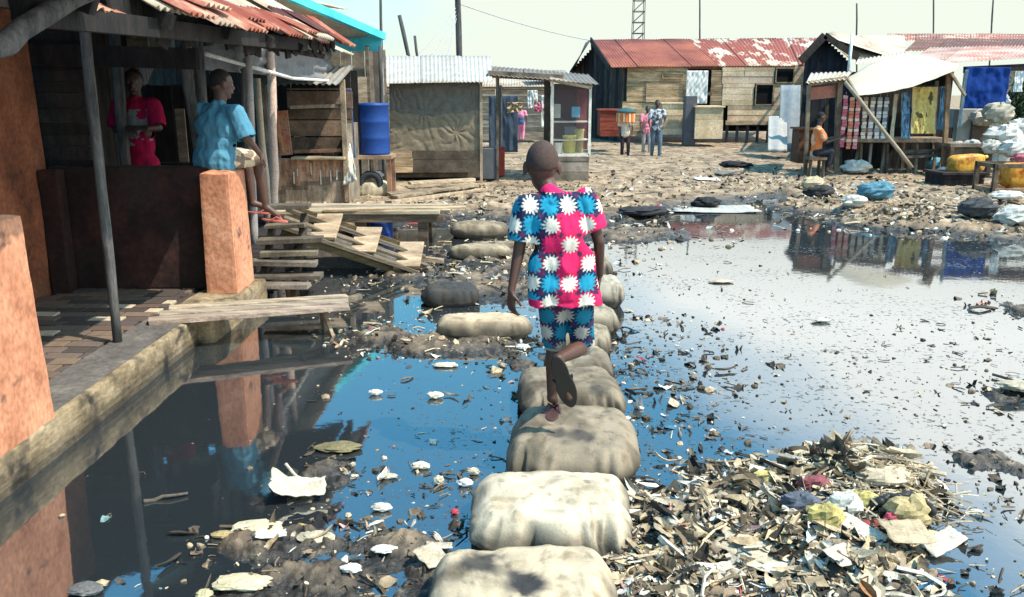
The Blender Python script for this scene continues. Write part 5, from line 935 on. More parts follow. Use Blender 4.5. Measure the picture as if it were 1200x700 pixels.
def figure(name, label, J, S, face, skin, shirt, legs, voxel=.008, hair=(.012, .010, .010), shirt_fn=None, leg_fn=None, sleeve=.55, shortl=1.0, hem=.06, hands=True, shoes=None, girth=1.0, group=None, skirt=False, hairr=1.0, curl=.5, fits=.022, loose=0, hemz=None, haircut=None, facepart=True, upv=(0, 0, 1), HS=None):
    HS = HS or S
    """J: joints (Vectors): head neck pel shL shR elL elR wrL wrR hipL hipR knL knR anL anR toeL toeR"""
    J = {k: Vector(v) for k, v in J.items()}
    base = (J['pel'].x, J['pel'].y, min(J['anL'].z, J['anR'].z)-.06*S) if 'anL' in J else tuple(J['pel'])
    t = thing(name, label, 'person', base, group)
    ax = (J['shR']-J['shL']).normalized(); mid = (J['shL']+J['shR'])/2; upt = (mid-J['pel']).normalized(); fw = upt.cross(ax).normalized(); M = Matrix((ax, fw, upt)).transposed()
    if fw.dot(Vector(face)) < 0 and False: fw = -fw
    sw = (J['shR']-J['shL']).length/2; tl = (mid-J['pel']).length
    def torso(m, g, lo=0):
        m.ell(J['pel']+upt*tl*.66, ((sw*.86+g)*girth, (.100*S+g)*girth, tl*.42), M, 22, 14); m.ell(J['pel']+upt*tl*.30, ((sw*.72+g)*girth, (.090*S+g)*girth, tl*.40), M, 22, 14)
        m.ell(J['pel'], ((sw*.78+g)*girth, (.098*S+g)*girth, .10*S+g), M, 22, 14)
        m.capsule(J['shL'], J['shR'], .046*S+g*.7, .046*S+g*.7, 12)
        m.capsule(mid+upt*.01, mid.lerp(J['neck'], .6), .07*S+g*.4, .05*S+g*.3, 12)
    mb = MB(); torso(mb, 0); mb.capsule(mid-upt*.02, J['head']-Vector(upv)*.04*HS, .052*S, .050*HS, 14)
    head_skin(mb, J['head'], HS, face, upv)
    for s in 'LR':
        mb.capsule(J['sh'+s], J['el'+s], .043*S, .034*S); mb.capsule(J['el'+s], J['wr'+s], .035*S, .022*S)
        fa = (J['wr'+s]-J['el'+s]).normalized()
        if hands:
            pn = (J['pel']-J['wr'+s]); pn = pn-fa*pn.dot(fa); pn = pn.normalized() if pn.length > 1e-3 else Vector((0, 1, 0)); hd = J.get('hd'+s, fa); hand(mb, J['wr'+s], hd, J.get('pn'+s, pn), S, curl, 1 if s == 'L' else -1)
        else: mb.capsule(J['wr'+s], J['wr'+s]+fa*.08*S, .024*S, .02*S, 8)
        if 'kn'+s in J:
            mb.capsule(J['hip'+s], J['kn'+s], .080*S, .052*S); k, a = J['kn'+s], J['an'+s]; cm = k.lerp(a, .3); mb.capsule(k, cm, .050*S, .054*S); mb.capsule(cm, a, .053*S, .031*S)
            to = J['toe'+s]; mb.capsule(a, a.lerp(to, .15)-Vector((0, 0, .0)), .034*S, .034*S); mb.capsule(a.lerp(to, .1), to, .030*S, .024*S, 12)
    organic(mb, 'body', voxel, m_skin, t, c=skin)
    # shirt
    m = MB(); torso(m, fits)
    if skirt is not True: m.capsule(J['pel']-ax*sw*.35-upt*hem, J['pel']+ax*sw*.35-upt*hem, .105*S*girth+fits*.3, .105*S*girth+fits*.3, 16)
    if loose:
        for k in (-1, -.5, 0, .5, 1): m.capsule(mid+ax*sw*k*.62-upt*.03, J['pel']+ax*sw*k*.66-upt*hem, .075*S, .105*S, 16)
    for s in 'LR':
        e = J['sh'+s].lerp(J['el'+s], sleeve); m.capsule(J['sh'+s], e, .050*S+fits, .050*S+fits*1.1)
    cutf = None
    if voxel < .01:
        ends = [(J['sh'+s].lerp(J['el'+s], sleeve)+(J['el'+s]-J['sh'+s]).normalized()*.03*S, (J['el'+s]-J['sh'+s]).normalized()) for s in 'LR']; zc_ = hemz if hemz else -99
        def cutf(x, y, z):
            if z < zc_+.006*math.sin(x*40): return True
            p = Vector((x, y, z))
            return any((p-e).dot(d) > 0 and (p-e).length < .13*S for e, d in ends)
    organic(m, 'shirt', max(.0045 if loose else .006, voxel*.9), m_fabric, t, colfn=shirt_fn, c=shirt, cut=cutf, wrinkle=(.014 if loose else .012)*S, wfreq=(11 if loose else 16)/S, smooth=5)
    if 'knL' in J:
        m = MB(); m.ell(J['pel']-upt*.01, ((sw*.82+.008)*girth, (.105*S)*girth, .12*S), M, 20, 12)
        for s in 'LR':
            e = J['hip'+s].lerp(J['kn'+s], min(1, shortl)); m.capsule(J['hip'+s], e, .092*S, .072*S if shortl <= 1 else .066*S)
            if shortl > 1: e2 = J['kn'+s].lerp(J['an'+s], shortl-1); m.capsule(J['kn'+s], e2, .066*S, .052*S)
        if skirt: 
            k = (J['knL']+J['knR'])/2; e = J['pel'].lerp(k, 1.0); m.capsule(J['pel'], e, .13*S, .15*S, 18)
        organic(m, 'skirt' if skirt else ('trousers' if shortl > 1 else 'shorts'), max(.006, voxel*.9), m_fabric, t, colfn=leg_fn, c=legs, wrinkle=.006*S, wfreq=16/S, smooth=4)
    # hair
    f = Vector(face).normalized(); u = Vector(upv).normalized(); r = f.cross(u).normalized(); u = r.cross(f).normalized(); Mh = Matrix((r, f, u)).transposed(); hc = J['head']+u*.024*HS-f*.006*HS; S = HS
    m = MB(); m.ell(hc, (.077*S*hairr, .093*S*hairr, .100*S*hairr), Mh, 28, 20, c_=hair, f=lambda v: (1.0 if (v.z > -.30+(.55 if v.y > .3 else 0)+(.25*v.y)) else .86)*(1+.012*float(fbm(v.x*9, v.y*9, v.z*9, 2))))
    for v_ in range(0): pass
    ho = m.build('hair', MC['hair'] if 'hair' in MC else mat('hair', two((.8, .8, .8), (1.2, 1.2, 1.2)), usecol=True, scale=60, bscale=220, bump=1., bdist=.004, rough=.8), t, smooth=True)
    return t, (hc, Mh)
def set_col(o, c):
    ca = o.data.color_attributes['Col']; n = len(ca.data); ca.data.foreach_set('color', np.tile(np.array((*c, 1), np.float32), n))
# ---- the walking boy
YB = 3.93
BJ = dict(head=P(635.5, 196, YB+.08), neck=P(638, 219, YB+.03), pel=P(660, 338, YB-.02),
          shL=P(617, 242, YB), shR=P(686, 236, YB+.02), elL=P(607, 300, YB-.02), wrL=P(599, 341, YB-.06), elR=P(702, 283, YB+.01), wrR=P(703, 322, YB+.10),
          hipL=P(647, 345, YB), hipR=P(677, 347, YB), knL=P(650, 402, YB+.08), anL=P(647, 466, YB+.05), toeL=P(650, 470, YB+.20),
          knR=P(683, 405, YB+.09), anR=P(654, 421, YB-.20), toeR=P(667, 466, YB-.23))
BJ['hdR'] = Vector((-.05, .45, -.85)); BJ['hdL'] = Vector((.0, -.05, -1)); BJ['pnR'] = Vector((-.9, .2, -.2)); BJ['pnL'] = Vector((.75, .5, .1))
TEAL, PINK, WHT, NAVY, MAR = np.array((.02, .26, .40)), np.array((.72, .025, .12)), np.array((.66, .62, .53)), np.array((.012, .03, .075)), np.array((.13, .012, .04))
def star_print(co, legs=False):
    pit = .087; X = co[:, 0]; Z = co[:, 2]; o_ = P(665, 239, YB); x = (X-o_.x)/pit+.07*vnoise(Z*11, X*5, 1.0); z = (Z-o_.z)/pit*.985; x = x+.10*np.sin(z*.6)
    i = np.round(x); j = np.round(z); dx, dz = x-i, z-j; rr = np.hypot(dx, dz); th = np.arctan2(dz, dx)
    spike = .29+.22*(1-np.abs(((th*14/(2*PI)+i*.37) % 1)*2-1))+.05*vnoise(co[:, 0]*60, co[:, 1]*60, co[:, 2]*60)
    inside = rr < spike; wh = ((i+j) % 2 == 0)
    pinkzone = ((i >= 0) | ((i == -1) & ((j == -2) | (j <= -6)))) & ~((i == 1) & ((j == 0) | (j == -4))) & ~((i == 0) & (j == 1) & False)
    if legs: pinkzone = (j >= -5) & (i == 0) & False
    col = np.where(pinkzone[:, None], PINK, TEAL); xn = x+.28*vnoise(X*22, Z*22, 4.4); zn = z+.28*vnoise(X*20, Z*20, 6.4)
    bg = np.where((((xn > -.6) & (zn < -.4) & ~((xn > .6) & (zn < -3.4) & (zn > -4.6))) | (xn > 1.7) | ((zn < -5.0) & (xn > -1.6)))[:, None] & (not legs), PINK*.74+MAR*.2, np.where((vnoise(X*9, Z*9, 3.3) > .25)[:, None], MAR, NAVY))
    bgm = np.where(((np.abs(dx)+np.abs(dz) > .82) & (vnoise(X*30, Z*30, 8.0) > -.2))[:, None], NAVY*.6+MAR*.6, bg)
    out = np.where((inside & wh)[:, None], WHT, np.where((rr < spike*1.12+.02)[:, None] & ~wh[:, None], col, bgm))
    red_hem = (~np.array([legs])) & (Z < P(660, 346, YB).z); out = np.where(red_hem[:, None] & ~(inside & wh)[:, None], PINK*.7+MAR*.3, out)
    if not legs: out = np.where((z > .62)[:, None] & (np.abs(x+.2) < 1.2)[:, None], PINK, out)
    if legs:
        out = out*.62+NAVY*.38; zh = P(660, 411, YB).z; out = np.where((Z < zh)[:, None], WHT*.5, out)
    return out
boy, (hc, Mh) = figure('person', 'boy in pink and teal star print shirt walking away on the sandbags', BJ, .80, (.06, 1, -.12), (.075, .034, .024), (1, 1, 1), (1, 1, 1), voxel=.0042, hair=(.05, .03, .025), shirt_fn=star_print, leg_fn=lambda co: star_print(co, True), sleeve=.60, shortl=.97, hem=.10, fits=.020, girth=.98, upv=(.0, .18, 1), HS=1.0, loose=1, hemz=P(660, 354, YB).z)
for o in boy.children:
    if o.name.startswith('hair'): set_col(o, (.060, .036, .030))
    if o.name.startswith('shorts'): pass
def sandal(parent, heel, toe, nrm, w=.078, col=(.02, .018, .016), foot_up=None):
    heel, toe, n = Vector(heel), Vector(toe), Vector(nrm).normalized(); a = (toe-heel); Lf = a.length; a.normalize(); s = a.cross(n).normalized(); n = s.cross(a).normalized()
    m = MB(); K = 28; out = []
    for k in range(K):
        th = 2*PI*k/K; x = math.cos(th)*.5; y = math.sin(th)*.5; wd = w*(1.0-.16*math.exp(-((x+.05)/.16)**2)-.10*(x < 0)); out.append((x*Lf+Lf/2, y*wd))
    for (z0_, z1_) in ((0, .016),):
        vs = [heel+a*p+s*q+n*z0_ for p, q in out]+[heel+a*p+s*q+n*z1_ for p, q in out]
        m.add(vs, [tuple(range(K))[::-1], tuple(range(K, 2*K))]+[(k, (k+1) % K, K+(k+1) % K, K+k) for k in range(K)], col)
    o = m.build('sandal', m_shine, parent, bevel=.004)
    m = MB()
    for sg in (-1, 1): m.tube([heel+a*Lf*.78+n*.016, heel+a*Lf*.62+s*sg*w*.30+n*.045, heel+a*Lf*.42+s*sg*w*.46+n*.012], .006, 6, col)
    m.build('strap', m_shine, o)
# raised right foot: the sole faces the viewer
hR = P(650, 418, YB-.265); tR = P(671, 478, YB-.235); sandal(boy, hR, tR, (0.12, 1, -.1), .098)
hL = P(646, 487, YB-.02); hL.z = .212; sandal(boy, hL+Vector((-.005, -.04, 0)), hL+Vector((.03, .19, 0)), (0, 0, 1), .085, (.06, .03, .03))
# ---- seated man in blue on the pillar
YM = 6.98
MJ = dict(head=P(259, 99, YM+.02), neck=P(256, 118, YM), pel=P(252, 184, YM-.02), shL=P(238, 130, YM+.10), shR=P(276, 133, YM-.08), elL=P(243, 165, YM+.22), wrL=P(262, 178, YM+.34),
          elR=P(288, 160, YM-.10), wrR=P(304, 180, YM+.06), hipL=P(252, 186, YM+.08), hipR=P(266, 186, YM-.02), knL=P(288, 182, YM+.42), anL=P(296, 238, YM+.42), toeL=P(313, 243, YM+.44),
          knR=P(302, 186, YM+.20), anR=P(312, 243, YM+.20), toeR=P(325, 252, YM+.18))
man, hh_ = figure('person', 'man in light blue shirt sitting on the orange pillar with legs hanging', MJ, .97, (.75, .62, -.05), (.085, .045, .035), (.075, .225, .33), (.5, .43, .32), voxel=.007, sleeve=.95, shortl=.80, hem=.04, fits=.028, girth=1.12,
       leg_fn=lambda co: np.where((fbm(co[:, 0]*16, co[:, 1]*16, co[:, 2]*16, 3) > .05)[:, None], np.array((.62, .52, .36)), np.array((.22, .17, .13))), curl=.4)
eyes(MJ['head'], .97, (.75, .62, -.05), (0, 0, 1), man)
for s, kk_ in (('L', 0), ('R', 1)): a = MJ['an'+s]; tt = MJ['toe'+s]; d = (tt-a); d.z = 0; d.normalize(); zf = min(a.z, tt.z)-.045; sandal(man, Vector((a.x, a.y, zf))-d*.05, Vector((a.x, a.y, zf-.02))+d*.19, (0, 0, 1), .09, (.42, .13, .10))
# ---- man in pink behind the parapet
YP = 7.75
PJ = dict(head=P(157, 97, YP), neck=P(158, 113, YP), pel=P(165, 190, YP), shL=P(179, 124, YP), shR=P(140, 124, YP), elL=P(186, 150, YP-.06), wrL=P(164, 152, YP-.22), elR=P(136, 152, YP-.06), wrR=P(160, 150, YP-.24),
          hipL=P(172, 196, YP), hipR=P(158, 196, YP), knL=P(173, 245, YP), anL=P(173, 292, YP), toeL=P(174, 296, YP-.15), knR=P(157, 245, YP), anR=P(157, 292, YP), toeR=P(156, 296, YP-.15))
def pinkp(co):
    a, b = P(152, 170, YP), P(176, 128, YP); k = (co[:, 0] > a.x) & (co[:, 0] < b.x) & (co[:, 2] > a.z) & (co[:, 2] < b.z) & (fbm(co[:, 0]*12, co[:, 1]*3, co[:, 2]*12, 3) > -.1)
    return np.where(k[:, None], np.array((.16, .18, .20)), np.array((.26, .008, .045)))
pm, _ = figure('person', 'man in bright pink shirt standing with folded arms in the dark shed', PJ, 1.0, (.25, -1, 0), (.05, .027, .022), (.6, .02, .12), (.03, .035, .05), voxel=.009, shirt_fn=pinkp, sleeve=.8, shortl=1.8, hem=.03)
eyes(PJ['head'], 1.0, (.25, -1, 0), (0, 0, 1), pm)
# ---- people farther away
def stander(px, ytop, yfoot, Y, label, shirt, legs, skin=(.07, .04, .03), face=(0, -1, 0), shirt_fn=None, skirt=False, arms=(0, 0), step=.1, hair=(.012, .01, .01), shortl=1.85, group='people in the far yard', stretch=1.0):
    top = P(px, ytop, Y); ft = P(px, yfoot, Y); Ht = top.z-ft.z; S = Ht/1.72; f = Vector(face).normalized(); r = f.cross(Vector((0, 0, 1))).normalized(); L_ = -r; B = Vector((ft.x, Y, ft.z))
    def q(sx, h, fw=0): return B+r*sx*S+Vector((0, 0, h*S))+f*fw*S
    J = dict(head=q(0, 1.60), neck=q(0, 1.46), pel=q(0, .93), shL=q(-.17, 1.38), shR=q(.17, 1.38), elL=q(-.24, 1.10, .02+arms[0]*.1), elR=q(.24, 1.10, .02+arms[1]*.1), wrL=q(-.22+.08*arms[0], .86+.2*arms[0], .06+.22*arms[0]), wrR=q(.22-.08*arms[1], .86+.2*arms[1], .06+.22*arms[1]),
             hipL=q(-.09, .88), hipR=q(.09, .88), knL=q(-.10, .48, .05+step*.4), knR=q(.10, .48, .03-step*.2), anL=q(-.10, .07, step), anR=q(.10, .07, -step), toeL=q(-.11, .03, step+.15), toeR=q(.11, .03, -step+.15))
    t, _ = figure('person', label, J, S, face, skin, shirt, legs, voxel=.016*S, shirt_fn=shirt_fn, skirt=skirt, shortl=shortl, hem=.05, hands=True, group=group, girth=1.0)
    return t, J, S
def stripes(co): return np.where((np.sin(co[:, 0]*70) > 0)[:, None], np.array((.75, .22, .05)), np.array((.65, .5, .35)))
p3, J3, S3 = stander(732, 129, 187, 23.5, 'person in pale top under a dark umbrella hat in the far yard', (.62, .52, .42), (.05, .035, .04))
um = thing('umbrella', 'small dark teal and orange fringed umbrella over the far left walker', 'umbrella', tuple(J3['head'])); c = J3['head']
m = MB(); m.tube([(c.x, c.y, c.z+.02), (c.x, c.y, c.z+.07), (c.x, c.y, c.z+.13), (c.x, c.y, c.z+.16)], [.27, .24, .15, .02], 20, (.04, .10, .11)); m.build('canopy', m_cloth, um, smooth=True)
m = MB()
for k in range(20): a = 2*PI*k/20; m.box((c.x+.24*math.cos(a), c.y+.24*math.sin(a), c.z-.10), (.06, .02, .24), Euler((0, 0, a+PI/2)), (.75, .18, .04) if k % 2 else (.7, .5, .3))
o = m.build('fringe', m_cloth, um); m = MB(); m.rod((c.x+.12, c.y-.1, c.z-.5), (c.x+.02, c.y, c.z+.14), .01); m.build('handle', m_pole, um)
def grey_print(co): return np.where((fbm(co[:, 0]*14, co[:, 1]*14, co[:, 2]*14, 3) > 0)[:, None], np.array((.42, .44, .46)), np.array((.08, .09, .12)))
stander(768, 117, 186, 23.2, 'person in grey patterned top and dark trousers beside the umbrella walker', (1, 1, 1), (.10, .14, .18), shirt_fn=grey_print, arms=(.6, .2), hair=(.1, .03, .02))
stander(757, 124, 184, 24.4, 'person in pink top half hidden between the two far walkers', (.70, .25, .30), (.35, .33, .33), arms=(.3, .3))
stander(611, 123, 166, 24.8, 'person in pink dress with dark sash walking beyond the open stall', (.70, .22, .34), (.72, .22, .36), face=(.2, 1, 0), shirt_fn=lambda co: np.where((np.abs(co[:, 2]-(P(611, 142, 24.8).z)) < .10)[:, None], np.array((.08, .12, .25)), np.array((.70, .26, .38))), step=.15)
# seated person in orange at the awning stall
YO = 17.6; OJ = dict(head=P(962, 138, YO), neck=P(960, 147, YO), pel=P(956, 179, YO), shL=P(957, 153, YO+.16), shR=P(961, 154, YO-.16), elL=P(970, 163, YO+.2), wrL=P(984, 160, YO+.15), elR=P(969, 167, YO-.18), wrR=P(981, 163, YO-.1),
    hipL=P(957, 180, YO+.1), hipR=P(957, 180, YO-.1), knL=P(975, 176, YO+.12), knR=P(974, 178, YO-.14), anL=P(972, 199, YO+.1), anR=P(969, 200, YO-.15), toeL=P(980, 202, YO+.1), toeR=P(977, 203, YO-.15))
figure('person', 'person in orange shirt sitting sideways at the awning stall', OJ, .95, (1, .1, -.1), (.07, .04, .03), (.66, .22, .08), (.03, .03, .04), voxel=.013, sleeve=.6, shortl=1.7, shirt_fn=lambda co: np.where((fbm(co[:, 0]*9, co[:, 1]*9, co[:, 2]*9, 3) > .12)[:, None], np.array((.75, .45, .28)), np.array((.68, .20, .07))))
q = P(955, 190, YO); sb = thing('low_stool', 'low dark stool under the person in orange', 'stool', (q.x, YO, .1)); sz = OJ['pel'].z-.11
m = MB(); m.box((q.x, YO, sz), (.36, .36, .05), c_=(.8, .7, .6)); m.build('seat', m_wood, sb)
for sx in (-1, 1):
    for sy in (-1, 1): m = MB(); m.bar((q.x+sx*.14, YO+sy*.14, .0), (q.x+sx*.13, YO+sy*.13, sz), .05, .05, c_=(.6, .5, .4)); m.build('leg', m_wood, sb)
# ================================================================== litter
PAL = {'pale': [(.48, .38, .24), (.54, .45, .31), (.38, .29, .18), (.56, .50, .40), (.30, .23, .15)], 'mud': [(.04, .034, .026), (.08, .062, .043), (.13, .10, .068), (.022, .022, .022), (.18, .135, .09)],
       'white': [(.62, .60, .53), (.56, .55, .50)], 'col': [(.04, .15, .25), (.35, .07, .07), (.45, .36, .12), (.12, .2, .2), (.38, .17, .07), (.45, .25, .24), (.2, .22, .10)]}
LEAFY = .3
def pick(wt):
    k = random.choices(list(wt), list(wt.values()))[0]; c = random.choice(PAL[k]); f = random.uniform(.75, 1.15); return tuple(q*f for q in c)
def leaf(m, x, y, z, s, c, tilt=.3):
    M = Euler((random.gauss(0, tilt), random.gauss(0, tilt), random.uniform(0, 6.28))).to_matrix(); L_ = s*random.uniform(1.1, 2.0); wd = s*random.uniform(.22, .5); cu = random.gauss(0, .35); cc = random.uniform(.1, .5)*wd; k0 = random.uniform(.5, 1.2); vs = []
    for j in range(6):
        t = j/5; w_ = wd*(math.sin(PI*(t*.86+.07))**k0); bx = random.gauss(0, .03)*s
        for i in (-1, 0, 1): vs.append(M @ Vector(((t-.5)*L_, i*w_/2+bx+cu*.25*s*math.sin(PI*t), cu*L_*.3*(t-.5)**2*2+(abs(i))*cc*random.uniform(.7, 1.3)))+Vector((x, y, z)))
    m.add(vs, [(j*3+i, j*3+i+1, (j+1)*3+i+1, (j+1)*3+i) for j in range(5) for i in range(2)], c)
def scrap(m, x, y, z, s, c, tilt=.35, crump=.25, asp=None):
    if random.random() < LEAFY: return leaf(m, x, y, z, s, c, tilt)
    asp = asp or random.uniform(.25, .85); M = Euler((random.gauss(0, tilt), random.gauss(0, tilt), random.uniform(0, 6.28))).to_matrix(); K = 3 if s > .05 else 2
    vs = []; bend = random.gauss(0, crump)
    ph = random.uniform(0, 6)
    for j in range(K+1):
        for i in range(K+1):
            u, v = i/K*2-1, j/K*2-1; ed = max(abs(u), abs(v)); u2 = u*(1-.28*abs(v)*ed*random.random()); v2 = v*(1-.28*abs(u)*ed*random.random())
            vs.append(M @ Vector((u2*s/2, v2*s/2*asp, s*(bend*(u*u-.4)+crump*.35*math.sin(3*u+ph)*v+random.gauss(0, crump*.18))))+Vector((x, y, z)))
    W = K+1; m.add(vs, [(j*W+i, j*W+i+1, (j+1)*W+i+1, (j+1)*W+i) for j in range(K) for i in range(K)], c)
_t = (1+5**.5)/2
ICO = [Vector(v).normalized() for v in [(-1, _t, 0), (1, _t, 0), (-1, -_t, 0), (1, -_t, 0), (0, -1, _t), (0, 1, _t), (0, -1, -_t), (0, 1, -_t), (_t, 0, -1), (_t, 0, 1), (-_t, 0, -1), (-_t, 0, 1)]]
ICF = [(0, 11, 5), (0, 5, 1), (0, 1, 7), (0, 7, 10), (0, 10, 11), (1, 5, 9), (5, 11, 4), (11, 10, 2), (10, 7, 6), (7, 1, 8), (3, 9, 4), (3, 4, 2), (3, 2, 6), (3, 6, 8), (3, 8, 9), (4, 9, 5), (2, 4, 11), (6, 2, 10), (8, 6, 7), (9, 8, 1)]
def chunk(m, x, y, z, s, c, flat=.5):
    M = Euler((random.gauss(0, .3), random.gauss(0, .3), random.uniform(0, 6.28))).to_matrix(); a = random.uniform(.5, 1)
    m.add([M @ Vector((v.x*s*.5*random.uniform(.7, 1.2), v.y*s*.5*a*random.uniform(.7, 1.2), v.z*s*.5*flat*random.uniform(.7, 1.2)))+Vector((x, y, z)) for v in ICO], ICF, c)
def stick(m, x, y, z, s, c):
    a = random.uniform(0, PI); d = Vector((math.cos(a), math.sin(a), random.gauss(0, .12)))*s/2; p = Vector((x, y, z)); m.tube([p-d, p+Vector((random.gauss(0, s*.08), random.gauss(0, s*.08), .1*s*random.random())), p+d], s*random.uniform(.02, .06), 4, c)
def scatter(m, cx, cy, rx, ry, n, smin, smax, wt, kinds=(.6, .3, .1), only=None, power=.5, zoff=.0, tilt=.3, crump=.25, seed=0):
    n = int(n*(.68 if only != 'land' or cy > 8 else 1))
    a = rng.uniform(0, 2*PI, n); r = rng.uniform(0, 1, n)**power; X = cx+rx*r*np.cos(a); Y = cy+ry*r*np.sin(a); Z = H(X, Y)
    for x, y, h in zip(X, Y, Z):
        if y < 1.5: continue
        if -2.66 < x+.0 and x < -2.2 and y < 7.3: continue
        if x < -2.2 and y < 7.4: continue
        if only == 'water' and h > .0: continue
        if only == 'land' and h < -.015: continue
        s = smin*(smax/smin)**(random.random()**1.7); z = max(h, 0)+zoff+(s*.06)
        t = random.random(); c = pick(wt)
        if t < kinds[0]: scrap(m, x, y, z+s*.05, s, c, tilt if h > -.01 else tilt*.35, crump)
        elif t < kinds[0]+kinds[1]: chunk(m, x, y, z, s*.8, c)
        else: stick(m, x, y, z+.005, s*1.8, c)
def stuff(name, m, mt=m_litter): return tag(m.build(name, mt, origin=(0, 0, 0)), kind='stuff')
WS = {'pale': 3, 'mud': 3, 'white': .8, 'col': .25}; WM = {'pale': 1.2, 'mud': 5, 'white': .25, 'col': .12}; WD = {'mud': 12, 'pale': 1}; WF = {'pale': 4, 'mud': 2, 'white': 1, 'col': .4}
# litter over shoals, banks and yard
m = MB()
for k, (cx, cy, rx, ry, top) in enumerate(SHOALS):
    area = rx*ry; f = max(.25, min(1, 4.5/cy)); near = cy < 6.5
    scatter(m, cx, cy, rx*1.25, ry*1.25, int(750*area*f**1.4)+50, .018/f*.7, .10/f*.8 if near else .13, WS if top > .02 else WM, (.6, .28, .12), power=.6, tilt=.4)
stuff('shoal_litter', m)
LEAFY = .08
m = MB()
for (px, py, rx, ry, n) in [(330, 255, 2, 1.5, 350), (520, 245, 2.2, 2, 700), (640, 240, 2.4, 2.4, 650), (760, 225, 3, 2.5, 600), (870, 212, 3, 2.5, 400), (1000, 222, 3, 2., 1100), (1130, 250, 3.2, 1.8, 1500), (1190, 275, 2.5, 1.5, 800), (1060, 205, 4, 1.5, 500), (1080, 250, 3., 1.2, 800)]:
    g = G(px, py, .06); scatter(m, g.x, g.y, rx, ry, n, .03, .14, {'pale': 2.5, 'mud': 4.5, 'white': .6, 'col': .2}, (.55, .35, .1), only='land', power=.55, tilt=.5)
for (cy, rx, ry, n) in [(19, 9, 4, 600), (25, 12, 4, 300)]: scatter(m, 2.5, cy, rx, ry, n, .04, .13, {'pale': 2.2, 'mud': 5, 'white': .2, 'col': .15}, (.5, .42, .08), only='land', power=.6, tilt=.4)
stuff('yard_litter', m)
LEAFY = .2
# floating specks and scum crumbs
m = MB()
for (px, py, rx, ry, n, s0, s1, wt) in [(500, 470, .9, .95, 420, .006, .03, WM), (520, 560, .55, .5, 260, .006, .035, WM), (440, 620, .6, .5, 500, .008, .045, WM), (600, 560, .3, .8, 300, .008, .04, WM),
        (850, 380, 1.8, 2.2, 350, .008, .04, WD), (950, 430, 1.8, 1.4, 450, .008, .04, WD), (1050, 480, 1.5, .9, 450, .006, .035, WD), (1140, 600, .6, .9, 300, .006, .035, WD), (820, 480, .9, .8, 600, .006, .04, WD), (730, 470, .5, 1.2, 450, .008, .04, WD), (780, 330, 1.4, 1.8, 250, .012, .05, WM), (950, 300, 3, 2.5, 150, .015, .06, WD), (240, 520, .8, 1., 40, .01, .06, WM), (480, 380, .9, .9, 350, .012, .06, WS), (1130, 420, 1.2, 1.2, 400, .012, .06, WM)]:
    g = G(px, py); scatter(m, g.x, g.y, rx, ry, n, s0, s1, wt, (.45, .45, .1), only='water', power=.6, zoff=-.002, tilt=.1)
stuff('floating_specks', m)
m = MB()
for (px, py, rx, ry, n) in [(500, 500, .9, .9, 18), (900, 400, 2., 1.8, 16), (620, 430, .6, .8, 10), (1100, 520, .8, .8, 8), (760, 500, .4, .7, 14), (420, 650, .6, .35, 30)]:
    g = G(px, py); scatter(m, g.x, g.y, rx, ry, n, .04, .10, WF, (.75, .2, .05), only='water', power=.7, tilt=.25, crump=.5)
stuff('floating_scraps', m)
# the near rubbish heap
LEAFY = .62
m = MB()
for (px, py, rx, ry, n, s0, s1) in [(925, 590, .75, .55, 1300, .03, .14), (1000, 560, .55, .45, 900, .03, .16), (830, 600, .5, .5, 900, .02, .11), (760, 660, .5, .4, 800, .02, .10), (960, 650, .65, .35, 900, .02, .13)]:
    g = G(px, py, .05); scatter(m, g.x, g.y, rx, ry, n, s0, s1, {'pale': 6, 'mud': 2.8, 'white': .7, 'col': .12}, (.74, .12, .14), power=.75, tilt=.33, crump=.35, only='land')
g = G(1030, 545, .2)
for k in range(700):   # pale fibrous straw on the crest
    a = random.gauss(0, .16), random.gauss(0, .10); x, y = g.x+a[0], g.y+a[1]; h = float(H(x, y)); stick(m, x, y, max(h, 0)+.03+random.random()*.03, random.uniform(.05, .12), pick({'pale': 1}))
stuff('rubbish_heap', m)
LEAFY = .3
# individual pieces one can point at
def crumple(px, py, z, sx, sy, sz, c, name, label, cat, group=None, rz=0, amp=.45, cfn=None, mt=None):
    g = G(px, py, max(z, .01)); h = max(float(H(g.x, g.y)), 0); s = random.random()*40; m = MB()
    if z == 0: sz *= .62; amp = .4
    c = tuple(q_*.75 for q_ in c)
    def f(v): return 1+random.uniform(-.12, .12)+amp*.8*float(fbm(v.x*1.5+s, v.y*1.5, v.z*1.5, 2))+amp*.5*(.4-2*abs(float(fbm(v.x*2.2+s, v.y*2.2, v.z*2.2, 1))))
    m.ell((g.x, g.y, h+sz*.55), (sx/2, sy/2, sz/2), Euler((0, 0, rz)), 18, 11, c_=c, f=f); return tag(m.build(name, mt or m_litter, smooth=False), label, cat, group)
def flap(px, py, z, sx, sy, c, name, label, cat, rz=0, tilt=(.1, .1), group=None, curl=.2):
    g = G(px, py, max(z, .01)); h = max(float(H(g.x, g.y)), 0); s = random.random()*40; M = Euler((tilt[0], tilt[1], rz)).to_matrix(); m = MB()
    lift = abs(tilt[0])*sy/2+abs(tilt[1])*sx/2
    def fn(u, v):
        a, b = u*2-1, v*2-1; n1 = 1+.16*float(fbm(b*2+s, a, 0, 2)); n2 = 1+.16*float(fbm(a*2+s, b, 5, 2)); return M @ Vector((a*sx/2*n1, b*sy/2*n2, curl*.5*sx*(a*a*.35+.5*float(fbm(a*1.6+s, b*1.6, s, 3)))))+Vector((g.x, g.y, h+lift*.8+.015))
    m.grid(fn, 12, 10, c_=tuple(q_*.85 for q_ in c), thick=(0, 0, .003)); return tag(m.build(name, m_litter, smooth=True), label, cat, group)
hp = 'pieces on the near rubbish heap'; fl = 'scraps floating in the blue water'; lf = 'rubbish at the lower left'
